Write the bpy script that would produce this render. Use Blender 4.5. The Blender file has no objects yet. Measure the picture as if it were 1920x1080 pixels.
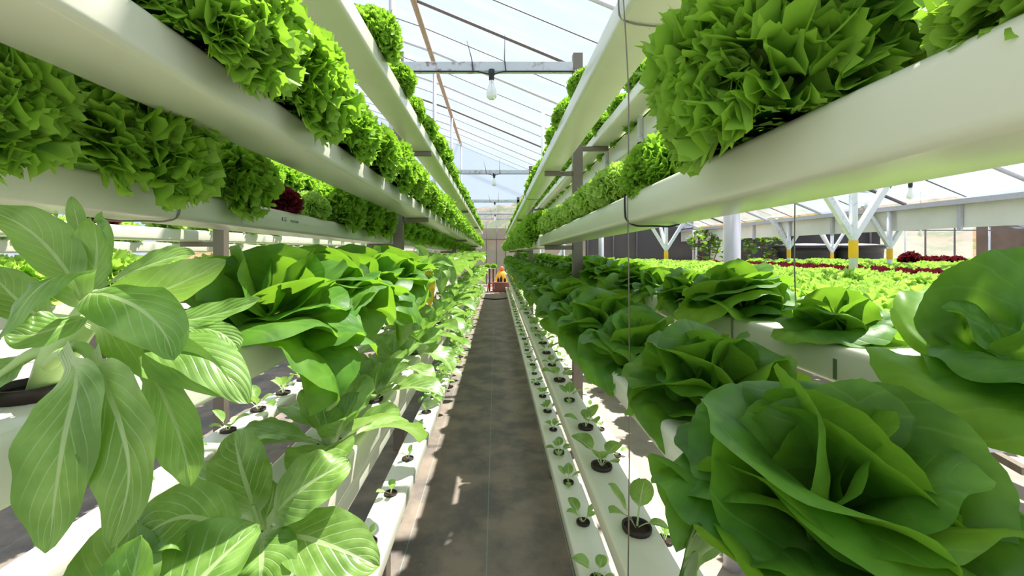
import bpy, math, random
import numpy as np
from mathutils import Vector

PI = math.pi
F = 800.0            # focal length in pixels of the 1920-wide frame
VX, VY = 930.0, 470.0
HC = 1.0             # height of the camera above the floor
SC = bpy.context.scene
COL = SC.collection
RNG = random.Random(7)


def P(px, py, d):
    """a point at distance d in front of the camera's plane"""
    return np.array([(px - VX) * d / F, d, HC + (VY - py) * d / F])


ONES = ['', 'first', 'second', 'third', 'fourth', 'fifth', 'sixth', 'seventh', 'eighth', 'ninth', 'tenth', 'eleventh', 'twelfth',
        'thirteenth', 'fourteenth', 'fifteenth', 'sixteenth', 'seventeenth', 'eighteenth', 'nineteenth']
TENS = {2: ('twentieth', 'twenty'), 3: ('thirtieth', 'thirty'), 4: ('fortieth', 'forty'), 5: ('fiftieth', 'fifty'), 6: ('sixtieth', 'sixty')}


def ordinal(i):
    if i < 20:
        return ONES[i]
    t, o = divmod(i, 10)
    return TENS[t][0] if o == 0 else TENS[t][1] + '-' + ONES[o]


# ------------------------------------------------------------------ object helpers
def link(o, parent=None):
    COL.objects.link(o)
    if parent is not None:
        o.parent = parent
    return o


def tag(o, label=None, cat=None, group=None, kind=None):
    if label:
        o['label'] = label
    if cat:
        o['category'] = cat
    if group:
        o['group'] = group
    if kind:
        o['kind'] = kind
    return o


def empty(name, loc, rotz=0.0):
    o = bpy.data.objects.new(name, None)
    o.empty_display_size = 0.05
    o.location = loc
    o.rotation_euler = (0, 0, rotz)
    return link(o)


def make_mesh(name, verts, faces, mat=None, uvs=None, smooth=True):
    me = bpy.data.meshes.new(name)
    me.from_pydata([tuple(map(float, v)) for v in verts], [], [tuple(map(int, f)) for f in faces])
    if uvs is not None:
        lay = me.uv_layers.new(name='UVMap')
        li = np.empty(len(me.loops), dtype=np.int32)
        me.loops.foreach_get('vertex_index', li)
        lay.data.foreach_set('uv', np.asarray(uvs, dtype=np.float32)[li].ravel())
    if mat is not None:
        for m in (mat if isinstance(mat, (list, tuple)) else [mat]):
            me.materials.append(m)
    if smooth:
        me.polygons.foreach_set('use_smooth', [True] * len(me.polygons))
    me.update()
    return me


class MB:
    """collects geometry for ONE mesh"""

    def __init__(self):
        self.v, self.f, self.uv, self.mi = [], [], [], []
        self.n = 0

    def add(self, v, f, uv=None, mi=0):
        v = np.asarray(v, dtype=float)
        self.v.append(v)
        self.f += [tuple(int(i) + self.n for i in q) for q in f]
        self.uv.append(np.zeros((len(v), 2)) if uv is None else np.asarray(uv))
        self.mi += [mi] * len(f)
        self.n += len(v)
        return self

    def box(self, x0, x1, y0, y1, z0, z1, mi=0):
        v = [(x, y, z) for x in (x0, x1) for y in (y0, y1) for z in (z0, z1)]
        f = [(0, 1, 3, 2), (4, 6, 7, 5), (0, 4, 5, 1), (2, 3, 7, 6), (0, 2, 6, 4), (1, 5, 7, 3)]
        return self.add(v, f, mi=mi)

    def bar(self, a, b, w, h, mi=0):
        """a rectangular bar from a to b"""
        a, b = np.array(a, float), np.array(b, float)
        t = (b - a) / np.linalg.norm(b - a)
        up = np.array([0, 0, 1.0]) if abs(t[2]) < .9 else np.array([0, 1.0, 0])
        s = np.cross(t, up); s /= np.linalg.norm(s)
        u = np.cross(s, t)
        v = [p + s * sx * w / 2 + u * sz * h / 2 for p in (a, b) for sx, sz in ((-1, -1), (1, -1), (1, 1), (-1, 1))]
        f = [(0, 1, 2, 3), (7, 6, 5, 4), (0, 4, 5, 1), (1, 5, 6, 2), (2, 6, 7, 3), (3, 7, 4, 0)]
        return self.add(v, f, mi=mi)

    def tube(self, pts, r, n=8, mi=0, cap=True):
        pts = [np.array(p, float) for p in pts]
        rs = r if isinstance(r, (list, tuple)) else [r] * len(pts)
        vs, fs = [], []
        side = None
        for i, p in enumerate(pts):
            t = pts[min(i + 1, len(pts) - 1)] - pts[max(i - 1, 0)]
            t /= np.linalg.norm(t) + 1e-12
            if side is None:
                up = np.array([0, 0, 1.0]) if abs(t[2]) < .9 else np.array([0, 1.0, 0])
                side = np.cross(t, up)
            side = side - t * np.dot(side, t)
            side /= np.linalg.norm(side) + 1e-12
            u = np.cross(side, t)
            for k in range(n):
                a = 2 * PI * k / n
                vs.append(p + (side * math.cos(a) + u * math.sin(a)) * rs[i])
        for i in range(len(pts) - 1):
            for k in range(n):
                k2 = (k + 1) % n
                fs.append((i * n + k, i * n + k2, (i + 1) * n + k2, (i + 1) * n + k))
        if cap:
            fs.append(tuple(range(n))[::-1])
            fs.append(tuple(range((len(pts) - 1) * n, len(pts) * n)))
        return self.add(vs, fs, mi=mi)

    def lathe(self, prof, c=(0, 0, 0), n=24, mi=0):
        """prof: (radius, z) pairs"""
        vs, fs = [], []
        for r, z in prof:
            for k in range(n):
                a = 2 * PI * k / n
                vs.append((c[0] + r * math.cos(a), c[1] + r * math.sin(a), c[2] + z))
        for i in range(len(prof) - 1):
            for k in range(n):
                k2 = (k + 1) % n
                fs.append((i * n + k, i * n + k2, (i + 1) * n + k2, (i + 1) * n + k))
        return self.add(vs, fs, mi=mi)

    def mesh(self, name, mat, smooth=False):
        me = make_mesh(name, np.concatenate(self.v), self.f, mat, np.concatenate(self.uv), smooth)
        if isinstance(mat, (list, tuple)):
            me.polygons.foreach_set('material_index', self.mi)
        return me

    def build(self, name, mat, parent=None, smooth=False, bevel=0.0, loc=None):
        o = bpy.data.objects.new(name, self.mesh(name, mat, smooth))
        if loc is not None:
            o.location = loc
        link(o, parent)
        if bevel:
            m = o.modifiers.new('edge', 'BEVEL'); m.width = bevel; m.segments = 2; m.limit_method = 'ANGLE'
        return o


# ------------------------------------------------------------------ materials
def srgb(r, g, b):
    f = lambda c: c / 12.92 if c <= .04045 else ((c + .055) / 1.055) ** 2.4
    return (f(r / 255), f(g / 255), f(b / 255), 1)


class NT:
    def __init__(self, name):
        self.m = bpy.data.materials.new(name)
        self.m.use_nodes = True
        self.t = self.m.node_tree
        self.t.nodes.clear()
        self.out = self.t.nodes.new('ShaderNodeOutputMaterial')

    def n(self, typ, **kw):
        nd = self.t.nodes.new(typ)
        for k, v in kw.items():
            setattr(nd, k, v)
        return nd

    def l(self, a, b):
        self.t.links.new(a, b)

    def val(self, sock, v):
        if hasattr(v, 'links'):
            self.l(v, sock)
        else:
            sock.default_value = v

    def math(self, op, a, b=0.0, c=None, clamp=False):
        nd = self.n('ShaderNodeMath', operation=op, use_clamp=clamp)
        self.val(nd.inputs[0], a); self.val(nd.inputs[1], b)
        if c is not None:
            self.val(nd.inputs[2], c)
        return nd.outputs[0]

    def step(self, x, lo, hi):
        nd = self.n('ShaderNodeMapRange', interpolation_type='SMOOTHSTEP')
        self.val(nd.inputs[0], x); nd.inputs[1].default_value = lo; nd.inputs[2].default_value = hi
        return nd.outputs[0]

    def mix(self, f, a, b):
        nd = self.n('ShaderNodeMix', data_type='RGBA')
        self.val(nd.inputs[0], f); self.val(nd.inputs[6], a); self.val(nd.inputs[7], b)
        return nd.outputs[2]

    def noise(self, vec, scale, detail=3.0, rough=.5):
        nd = self.n('ShaderNodeTexNoise')
        if vec is not None:
            self.l(vec, nd.inputs['Vector'])
        nd.inputs['Scale'].default_value = scale
        nd.inputs['Detail'].default_value = detail
        nd.inputs['Roughness'].default_value = rough
        return nd.outputs['Fac']

    def obj(self):
        return self.n('ShaderNodeTexCoord').outputs['Object']

    def gen_pos(self):
        return self.n('ShaderNodeNewGeometry').outputs['Position']

    def bsdf(self, col, rough=.5, metal=0.0, spec=.5, bump=None, bstr=.2, bdist=.002):
        b = self.n('ShaderNodeBsdfPrincipled')
        self.val(b.inputs['Base Color'], col)
        self.val(b.inputs['Roughness'], rough)
        b.inputs['Metallic'].default_value = metal
        b.inputs['Specular IOR Level'].default_value = spec
        if bump is not None:
            bn = self.n('ShaderNodeBump')
            bn.inputs['Strength'].default_value = bstr
            bn.inputs['Distance'].default_value = bdist
            self.l(bump, bn.inputs['Height'])
            self.l(bn.outputs[0], b.inputs['Normal'])
        return b

    def done(self, shader):
        self.l(shader.outputs[0] if hasattr(shader, 'outputs') else shader, self.out.inputs['Surface'])
        return self.m


def plain(name, col, rough=.5, metal=0.0, spec=.5, var=.0, scale=8.0, bstr=0.0):
    t = NT(name)
    if var:
        nz = t.noise(t.gen_pos(), scale, 4)
        dark = tuple(c * (1 - var) for c in col[:3]) + (1,)
        lite = tuple(min(1, c * (1 + var)) for c in col[:3]) + (1,)
        return t.done(t.bsdf(t.mix(t.step(nz, .3, .7), dark, lite), rough, metal, spec, nz if bstr else None, bstr))
    return t.done(t.bsdf(col, rough, metal, spec))


def leaf_mat(name, dark, lite, vein, trans, style, vein_amt=.7, tf=.42, rough=.38, spec=.45, hue=.05):
    """dark / lite: the blade's two greens; trans: the light that comes through; style: which veins"""
    t = NT(name)
    uv = t.n('ShaderNodeUVMap').outputs[0]
    sep = t.n('ShaderNodeSeparateXYZ'); t.l(uv, sep.inputs[0])
    u, v = sep.outputs[0], sep.outputs[1]
    a = t.math('ABSOLUTE', t.math('MULTIPLY_ADD', u, 2.0, -1.0))
    rnd = t.n('ShaderNodeObjectInfo').outputs['Random']
    nz = t.noise(t.gen_pos(), 34.0, 4)
    nzb = t.noise(t.gen_pos(), 11.0, 2)
    base = t.mix(t.step(t.math('ADD', t.math('MULTIPLY', nz, .55), t.math('MULTIPLY', nzb, .45)), .38, .62), dark, lite)
    hs = t.n('ShaderNodeHueSaturation')
    t.l(base, hs.inputs['Color'])
    t.l(t.math('MULTIPLY_ADD', rnd, .012, .494), hs.inputs['Hue'])
    t.l(t.math('MULTIPLY_ADD', rnd, hue * 4, 1 - hue * 2), hs.inputs['Value'])
    col = hs.outputs[0]
    lines = None
    if style == 'bok':
        vv = t.math('DIVIDE', t.math('SUBTRACT', v, .3), .7, clamp=True)
        rib = t.math('SUBTRACT', 1.0, t.step(t.math('SUBTRACT', a, t.math('MULTIPLY', t.math('SUBTRACT', 1.0, vv), .085)), .0, .035))
        ph = t.math('SUBTRACT', t.math('MULTIPLY', t.math('POWER', vv, .8), 7.5), t.math('MULTIPLY', a, 3.2))
        ph = t.math('ADD', ph, t.math('MULTIPLY', nzb, 1.1))
        fr = t.math('ABSOLUTE', t.math('SUBTRACT', t.math('FRACT', ph), .5))
        side = t.math('SUBTRACT', 1.0, t.step(fr, .0, .11))
        side = t.math('MULTIPLY', side, t.math('SUBTRACT', 1.0, t.step(a, .45, 1.0)))
        lines = t.math('MAXIMUM', rib, t.math('MULTIPLY', side, .62))
        pet = t.math('SUBTRACT', 1.0, t.step(v, .24, .42))
        mask = t.math('MAXIMUM', t.math('MULTIPLY', lines, vein_amt), pet, clamp=True)
        hgt = t.math('SUBTRACT', t.math('MULTIPLY', fr, 1.6), lines)
    elif style == 'butter':
        rib = t.math('MULTIPLY', t.math('SUBTRACT', 1.0, t.step(a, .0, .07)), t.math('SUBTRACT', 1.0, t.step(v, .3, .95)))
        ph = t.math('SUBTRACT', t.math('MULTIPLY', v, 5.5), t.math('MULTIPLY', a, 3.4))
        ph = t.math('ADD', ph, t.math('MULTIPLY', nzb, 1.6))
        fr = t.math('ABSOLUTE', t.math('SUBTRACT', t.math('FRACT', ph), .5))
        side = t.math('MULTIPLY', t.math('SUBTRACT', 1.0, t.step(fr, .0, .09)), t.math('SUBTRACT', 1.0, t.step(a, .35, .9)))
        lines = t.math('MAXIMUM', rib, t.math('MULTIPLY', side, .35))
        pet = t.math('SUBTRACT', 1.0, t.step(v, .02, .3))
        mask = t.math('MAXIMUM', t.math('MULTIPLY', lines, vein_amt), t.math('MULTIPLY', pet, .6), clamp=True)
        hgt = t.math('ADD', t.math('SUBTRACT', t.math('MULTIPLY', fr, 1.5), lines), t.math('MULTIPLY', nz, 2.0))
    else:                                                    # frilly: lighter thin margins with edge highlights painted in, pale heart
        edge = t.step(v, .5, .95)
        pet = t.math('SUBTRACT', 1.0, t.step(v, .02, .35))
        mask = t.math('MAXIMUM', t.math('MULTIPLY', edge, vein_amt), t.math('MULTIPLY', pet, .5), clamp=True)
        hgt = nz
    col = t.mix(mask, col, vein)
    b = t.bsdf(col, rough, 0, spec, hgt, .35, .0012)
    tr = t.n('ShaderNodeBsdfTranslucent')
    t.l(t.mix(t.math('MULTIPLY', mask, .35), trans, vein), tr.inputs['Color'])
    ms = t.n('ShaderNodeMixShader')
    ms.inputs[0].default_value = tf
    t.l(b.outputs[0], ms.inputs[1]); t.l(tr.outputs[0], ms.inputs[2])
    return t.done(ms)


M = {}
M['bok'] = leaf_mat('bok_choy_leaf', srgb(98, 140, 54), srgb(150, 190, 100), srgb(208, 224, 172), srgb(150, 192, 74), 'bok', .62, tf=.33, rough=.36, spec=.55)
M['butter'] = leaf_mat('butterhead_leaf', srgb(62, 108, 29), srgb(94, 144, 46), srgb(156, 194, 104), srgb(152, 206, 52), 'butter', .42, tf=.36, rough=.46, spec=.4)
M['frilly'] = leaf_mat('frilly_leaf', srgb(62, 110, 24), srgb(106, 158, 44), srgb(172, 212, 84), srgb(170, 220, 50), 'frilly', .6, tf=.36, rough=.45)
M['pale'] = leaf_mat('pale_frilly_leaf', srgb(140, 182, 62), srgb(184, 210, 92), srgb(208, 234, 140), srgb(184, 228, 80), 'frilly', .5, tf=.40, rough=.5)
M['red'] = leaf_mat('red_frilly_leaf', srgb(66, 16, 26), srgb(104, 26, 38), srgb(130, 44, 50), srgb(128, 28, 40), 'frilly', .5, tf=.3, rough=.4)
M['yellow'] = leaf_mat('yellowed_leaf', srgb(214, 178, 44), srgb(232, 200, 84), srgb(240, 222, 140), srgb(240, 205, 60), 'bok', .4, tf=.4)
M['vine'] = leaf_mat('vine_leaf', srgb(50, 92, 34), srgb(98, 140, 52), srgb(150, 180, 90), srgb(140, 180, 50), 'butter', .3, tf=.35)
M['stalk'] = plain('pale_stalk', srgb(176, 206, 130), .45)
M['cup'] = plain('black_net_cup', srgb(44, 32, 26), .6, var=.3, scale=60)
M['medium'] = plain('dark_growing_medium', srgb(46, 32, 24), .95, var=.5, scale=220, bstr=.5)
M['net_brown'] = plain('brown_cup_rim', srgb(96, 60, 44), .6)


def pvc():
    t = NT('white_pvc')
    p = t.gen_pos()
    nz = t.noise(p, 3.0, 3)
    col = t.mix(t.step(nz, .35, .7), srgb(226, 225, 207), srgb(218, 218, 198))
    sp = t.n('ShaderNodeTexVoronoi'); t.l(p, sp.inputs['Vector']); sp.inputs['Scale'].default_value = 26.0
    big = t.noise(p, 9.0, 1)
    speck = t.math('MULTIPLY', t.math('SUBTRACT', 1.0, t.step(sp.outputs['Distance'], .04, .085)), t.step(big, .60, .64))
    col = t.mix(t.math('MULTIPLY', speck, .75), col, srgb(128, 96, 58))
    st = t.n('ShaderNodeMapping'); t.l(p, st.inputs['Vector']); st.inputs['Scale'].default_value = (40, 1.2, 6)
    streak = t.step(t.noise(st.outputs[0], 1.0, 4), .62, .8)
    col = t.mix(t.math('MULTIPLY', streak, .12), col, srgb(150, 140, 110))
    return t.done(t.bsdf(col, .24, 0, .55, nz, .04, .004))


M['pvc'] = pvc()


def galv(name, base, rust, amt, rough=.45):
    t = NT(name)
    p = t.gen_pos()
    n1 = t.noise(p, 22, 5, .65)
    n2 = t.noise(p, 5, 3)
    f = t.math('MULTIPLY', t.step(n1, .52, .66), t.step(n2, .35, .65))
    col = t.mix(t.math('MULTIPLY', f, amt), base, rust)
    return t.done(t.bsdf(col, rough, .25, .4, n1, .15, .002))


M['post'] = galv('weathered_steel', srgb(128, 118, 107), srgb(104, 80, 64), .5)
M['beam'] = galv('flaking_white_steel', srgb(206, 208, 214), srgb(128, 92, 78), .9, .6)
M['rusty'] = galv('rusty_pipe', srgb(176, 152, 128), srgb(134, 90, 62), 1.0, .7)
M['pipe'] = galv('painted_pipe', srgb(196, 194, 202), srgb(150, 140, 140), .5)
M['column'] = galv('white_column_paint', srgb(222, 222, 228), srgb(170, 168, 172), .6)
M['dark_steel'] = plain('dark_rafter_steel', srgb(112, 100, 100), .6, .3)
M['wire'] = plain('galvanised_wire', srgb(128, 122, 112), .35, .8)
M['black'] = plain('black_rubber', srgb(30, 31, 36), .5)
M['tank'] = plain('black_tank_plastic', srgb(34, 35, 38), .45, var=.2, scale=3)
M['tank_lid'] = plain('dusty_tank_lid', srgb(176, 170, 160), .8, var=.15, scale=5)
M['tape'] = plain('yellow_tape', srgb(244, 190, 20), .5)
M['fascia'] = plain('cream_membrane', srgb(230, 228, 214), .6, var=.05, scale=3)
M['bench'] = plain('white_bench_channel', srgb(226, 226, 220), .5, var=.06, scale=4)
M['brown_board'] = plain('brown_board', srgb(118, 96, 78), .8, var=.18, scale=2)
M['brown_box'] = plain('brown_planter_plastic', srgb(134, 84, 74), .5)
M['stool'] = plain('red_plastic', srgb(206, 44, 40), .35)
M['redpole'] = plain('dark_red_paint', srgb(110, 52, 46), .5)
M['sack'] = plain('yellow_sack_cloth', srgb(244, 176, 50), .8, var=.2, scale=12)
M['orange'] = plain('orange_plastic', srgb(238, 120, 40), .5)
M['trap'] = plain('yellow_card', srgb(246, 196, 36), .6)
M['ink'] = plain('grey_print_ink', srgb(74, 80, 74), .8)
M['inkpale'] = plain('pale_pencil_mark', srgb(176, 174, 150), .8)
M['bulb'] = None


def bulb_glass():
    t = NT('frosted_bulb_glass')
    b = t.bsdf((.93, .93, .90, 1), .15, 0, .6)
    b.inputs['Transmission Weight'].default_value = .35
    return t.done(b)


M['bulb'] = bulb_glass()


def film(name, opac, col, streak=1.0):
    t = NT(name)
    p = t.gen_pos()
    mp = t.n('ShaderNodeMapping'); t.l(p, mp.inputs['Vector']); mp.inputs['Scale'].default_value = (.5, 2.2 * streak, .5)
    nz = t.noise(mp.outputs[0], 1.6, 4, .55)
    tr = t.n('ShaderNodeBsdfTransparent'); tr.inputs[0].default_value = (.96, .98, 1, 1)
    tl = t.n('ShaderNodeBsdfTranslucent'); tl.inputs[0].default_value = col
    df = t.n('ShaderNodeBsdfDiffuse'); df.inputs[0].default_value = col
    m1 = t.n('ShaderNodeMixShader'); m1.inputs[0].default_value = .45
    t.l(tl.outputs[0], m1.inputs[1]); t.l(df.outputs[0], m1.inputs[2])
    m2 = t.n('ShaderNodeMixShader')
    t.l(t.math('MULTIPLY_ADD', t.step(nz, .38, .62), opac * .5, opac * .75), m2.inputs[0])
    t.l(tr.outputs[0], m2.inputs[1]); t.l(m1.outputs[0], m2.inputs[2])
    return t.done(m2)


M['film'] = film('greenhouse_film', .17, (.60, .70, .84, 1))
M['clear'] = film('clear_wall_film', .25, (.9, .9, .9, 1))


def net(name, opac, col):
    t = NT(name)
    p = t.gen_pos()
    nz = t.noise(p, 1.2, 3)
    tr = t.n('ShaderNodeBsdfTransparent')
    df = t.n('ShaderNodeBsdfDiffuse'); df.inputs[0].default_value = col
    m2 = t.n('ShaderNodeMixShader')
    t.l(t.math('MULTIPLY_ADD', t.step(nz, .3, .7), .12, opac - .06), m2.inputs[0])
    t.l(tr.outputs[0], m2.inputs[1]); t.l(df.outputs[0], m2.inputs[2])
    return t.done(m2)


M['shade_net'] = net('grey_shade_net', .88, srgb(88, 86, 88))
M['thin_net'] = net('thin_insect_net', .62, srgb(158, 154, 146))


def weedmat():
    t = NT('woven_weed_mat')
    p = t.gen_pos()
    n1 = t.noise(p, 5.0, 5, .6)
    n2 = t.noise(p, 60, 3)
    col = t.mix(t.step(n1, .35, .68), srgb(104, 97, 92), srgb(142, 128, 114))
    col = t.mix(t.math('MULTIPLY', t.step(n2, .55, .75), .35), col, srgb(140, 126, 112))
    sp = t.n('ShaderNodeSeparateXYZ'); t.l(p, sp.inputs[0])
    w = t.math('MULTIPLY', t.math('SINE', t.math('MULTIPLY', sp.outputs[0], 900.0)), t.math('SINE', t.math('MULTIPLY', sp.outputs[1], 900.0)))
    # pale blue marking threads woven in, about 18 cm apart
    fx = t.math('ABSOLUTE', t.math('SUBTRACT', t.math('FRACT', t.math('DIVIDE', t.math('ADD', sp.outputs[0], 5.565), .27)), .5))
    line = t.math('SUBTRACT', 1.0, t.step(fx, .003, .009))
    col = t.mix(t.math('MULTIPLY', line, .45), col, srgb(140, 172, 170))
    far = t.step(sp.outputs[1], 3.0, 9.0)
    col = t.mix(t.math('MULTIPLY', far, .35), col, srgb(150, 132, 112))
    return t.done(t.bsdf(col, .8, 0, .35, w, .2, .001))


M['mat'] = weedmat()


def concrete():
    t = NT('dusty_pale_concrete')
    p = t.gen_pos()
    n1 = t.noise(p, 3.0, 5, .6)
    n2 = t.noise(p, 90, 2)
    col = t.mix(t.step(n1, .3, .7), srgb(146, 137, 127), srgb(172, 163, 153))
    col = t.mix(t.math('MULTIPLY', t.step(n2, .66, .72), .6), col, srgb(120, 104, 88))
    return t.done(t.bsdf(col, .85, 0, .3, n1, .2, .003))


M['concrete'] = concrete()


def hill():
    t = NT('dry_hillside')
    p = t.gen_pos()
    n1 = t.noise(p, .9, 5, .65)
    n2 = t.noise(p, 3.5, 4, .6)
    col = t.mix(t.step(n1, .4, .62), srgb(140, 116, 88), srgb(88, 100, 50))
    col = t.mix(t.math('MULTIPLY', t.step(n2, .55, .7), .7), col, srgb(158, 138, 116))
    return t.done(t.bsdf(col, .95, 0, .1, n2, .6, .1))


M['hill'] = hill()


# ------------------------------------------------------------------ leaves
def unit(v):
    v = np.asarray(v, float)
    return v / (np.linalg.norm(v) + 1e-12)


def grid_faces(a, b):
    f = []
    for i in range(a - 1):
        for j in range(b - 1):
            q = i * b + j
            f.append((q, q + 1, q + b + 1, q + b))
    return f


def fan(R, base, d, n, bend, cup, ruffles, span=1.8, nr=7, nt=24, jag=0.0, jn=9, jp=0.0, base_r=.3, power=.7, wid=1.0, lip=0.0, curl=0.0, crease=0.0):
    """a fan-shaped lettuce leaf: base point, growth direction d, upper-side normal n; bends away from n by `bend` radians"""
    d = unit(d); n = unit(np.asarray(n) - d * np.dot(n, d)); s = np.cross(d, n)
    r = np.linspace(.02, 1, nr)[:, None]
    th = np.linspace(-span, span, nt)[None, :]
    Rm = R * (base_r + (1 - base_r) * np.cos(th / span * PI / 2).clip(0, 1) ** power)
    if jag:
        ph = jn * th + jp
        tri = np.abs(((ph / PI) % 2) - 1) * 2 - 1
        Rm = Rm * (1 + jag * (tri * .6 + .4 * np.sin(ph * 2.31 + 1.3)) * r ** 3)
    g = r * Rm * np.cos(th)
    t = r * Rm * np.sin(th) * wid
    h = cup * t * t / R - lip * R * r ** 5
    if crease:
        h = h - crease * R * np.exp(-(t / (.07 * R)) ** 2) * r * (1 - r * .6)
    for q in ruffles:
        A, k, p, pw = q[:4]
        w_ = A * R * r ** pw * np.sin(k * th + p)
        if len(q) > 4:
            w_ = w_ * np.sin(q[4] * r + q[5] * th)
        h = h + w_
    if curl:
        t = t + curl * R * r ** 2 * np.sin(ruffles[1][1] * 1.9 * th + 1.0)
        g = g + curl * R * r ** 3 * np.cos(ruffles[1][1] * .95 * th + 2.0)
    ka = (bend / R) if abs(bend) > 1e-3 else 1e-3 / R
    ang = ka * g
    gx = np.sin(ang) / ka
    gz = -(1 - np.cos(ang)) / ka
    pos = (np.asarray(base)[None, None, :] + gx[..., None] * d + gz[..., None] * n + t[..., None] * s
           + h[..., None] * (np.cos(ang)[..., None] * n + np.sin(ang)[..., None] * d))
    uv = np.stack([np.broadcast_to(.5 + .5 * t / (R * .95 * wid), g.shape), np.broadcast_to(np.maximum(r * Rm / R, 0), g.shape)], -1)
    return pos.reshape(-1, 3), grid_faces(nr, nt), uv.reshape(-1, 2).clip(0, 1)


def catmull(pts, m):
    pts = [np.asarray(p, float) for p in pts]
    if len(pts) == 2:
        pts = [pts[0], (pts[0] + pts[1]) / 2, pts[1]]
    q = [2 * pts[0] - pts[1]] + pts + [2 * pts[-1] - pts[-2]]
    k = len(pts) - 1
    out = []
    for i in range(m):
        x = i / (m - 1) * k
        j = min(int(x), k - 1)
        u = x - j
        a, b, c, e = q[j], q[j + 1], q[j + 2], q[j + 3]
        out.append(.5 * (2 * b + (c - a) * u + (2 * a - 5 * b + 4 * c - e) * u * u + (3 * b - a - 3 * c + e) * u ** 3))
    return np.array(out)


def spoon(spine, n0, w, pet=.3, petw=.008, cup=.25, ruf=(.05, 9, 0.0), nu=9, nv=18, n1=None, skew=0.0, curl=0.0, belly=.85):
    """a bok choy leaf along a spine of points; n0/n1: normal of the upper side near base / tip; w: half width of the blade"""
    c = catmull(spine, nv)
    vs, uvs = [], []
    n0 = unit(n0); n1 = n0 if n1 is None else unit(n1)
    for i in range(nv):
        v = i / (nv - 1)
        t = unit(c[min(i + 1, nv - 1)] - c[max(i - 1, 0)])
        n = n0 * (1 - v) + n1 * v
        n = unit(n - t * np.dot(n, t))
        s = np.cross(t, n)
        if v <= pet:
            hw = petw; b = 0.0
            vu = .3 * v / max(pet, 1e-6)
        else:
            b = (v - pet) / (1 - pet)
            hw = max(petw * (1 - b) ** 2, w * math.sin(PI * min(1, b) ** belly) ** .62) if b < 1 else 0.0
            vu = .3 + .7 * b
        for j in range(nu):
            u = -1 + 2 * j / (nu - 1)
            x = u * hw
            h = cup * u * u * hw + skew * u * hw
            h += ruf[0] * w * (abs(u) ** 2) * math.sin(ruf[1] * v * PI + ruf[2] + (0 if u > 0 else 1.9)) * min(1, b * 4)
            if curl:
                h += curl * w * abs(u) ** 3
            if b > 0:
                h -= .06 * w * math.exp(-(u / .13) ** 2)      # the midrib's groove
            vs.append(c[i] + s * x + n * h)
            uvs.append((.5 + .5 * u, vu))
    return np.array(vs), grid_faces(nv, nu), np.array(uvs)


class Proto:
    """a plant: parts = [(part name, mesh, label)], or one mesh"""

    def __init__(self, name, parts):
        self.name, self.parts = name, parts

    def spawn(self, loc, rz, sc, label, cat, group, tilt=(0, 0)):
        if len(self.parts) == 1:
            o = bpy.data.objects.new(self.name, self.parts[0][1])
            link(o)
        else:
            o = bpy.data.objects.new(self.name, None); o.empty_display_size = .03
            link(o)
            cup = None
            for nm, me, lb in self.parts:
                c = bpy.data.objects.new(nm, me)
                link(c, cup if nm == 'growing_medium' else o)
                cup = c if nm == 'net_cup' else cup
                if lb:
                    c['label'] = lb
        o.location = tuple(map(float, loc)); o.rotation_euler = (tilt[0], tilt[1], rz); o.scale = (sc, sc, sc)
        return tag(o, label, cat, group)


def dirs(az, el):
    d = np.array([math.cos(el) * math.cos(az), math.cos(el) * math.sin(az), math.sin(el)])
    n = np.array([-math.sin(el) * math.cos(az), -math.sin(el) * math.sin(az), math.cos(el)])
    return d, n


GOLD = 2.39996


def cup_meshes(r=.024, h=.007):
    a = MB().lathe([(r * .78, -.030), (r * .95, 0), (r, h * .3), (r, h), (r * .88, h), (r * .86, h * .2)], n=20)
    m = MB().lathe([(r * .87, h * .3), (r * .4, h * .42), (.0005, h * .38)], n=20)
    return a.mesh('net_cup', M['cup'], True), m.mesh('growing_medium', M['medium'], True)


CUP, MEDIUM = cup_meshes()


def rest_on(v, hw=.066, zmin=.002):
    """leaves lie on the gutter's top and droop only beyond its edges"""
    lim = zmin - np.maximum(0, np.abs(v[:, 0]) - hw) * 7.0
    v[:, 2] = np.maximum(v[:, 2], lim)
    return v


def frilly_proto(name, seed, hi, mat, R=.125, low=-1.0, hw=.066):
    rg = random.Random(seed)
    nl, nr, nt = (175, 6, 112) if hi else (54, 5, 56)
    mb = MB()
    for i in range(nl):
        f = (i + .5) / nl
        el = math.asin(max(-1, min(1, 1 - (1 - math.sin(low)) * f))) + rg.uniform(-.15, .15)
        az = i * GOLD + rg.uniform(-.3, .3)
        d, n = dirs(az, el)
        roll = rg.uniform(-1.57, 1.57)
        s = np.cross(d, n)
        n = n * math.cos(roll) + s * math.sin(roll)
        d = unit(d + s * rg.uniform(-.15, .15))
        Rl = R * (rg.uniform(.34, .46) if hi else rg.uniform(.46, .60))
        base = (d * R * (rg.uniform(.46, .62) if hi else rg.uniform(.36, .50))) * np.array([1, 1, .9]) + np.array([0, 0, R * .42])
        k = rg.uniform(11, 15) if hi else rg.uniform(8, 10.5)
        A = rg.uniform(.24, .34)
        ruf = [(rg.uniform(.10, .2), rg.uniform(3, 5), rg.uniform(0, 6), 1.3), (A, k, rg.uniform(0, 6), 2.0), (A * .33, k * 2.35, rg.uniform(0, 6), 3.6)]
        v, fc, uv = fan(Rl, base, d, n, rg.uniform(-.3, .5), rg.uniform(-.3, .5), ruf, 1.75, nr, nt, .15, 37 if hi else 17, rg.uniform(0, 6), .62, .4, 1.05, curl=.04)
        mb.add(rest_on(v, hw), fc, uv)
    return Proto(name, [('leaves', mb.mesh(name, mat, True), None)])


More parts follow.
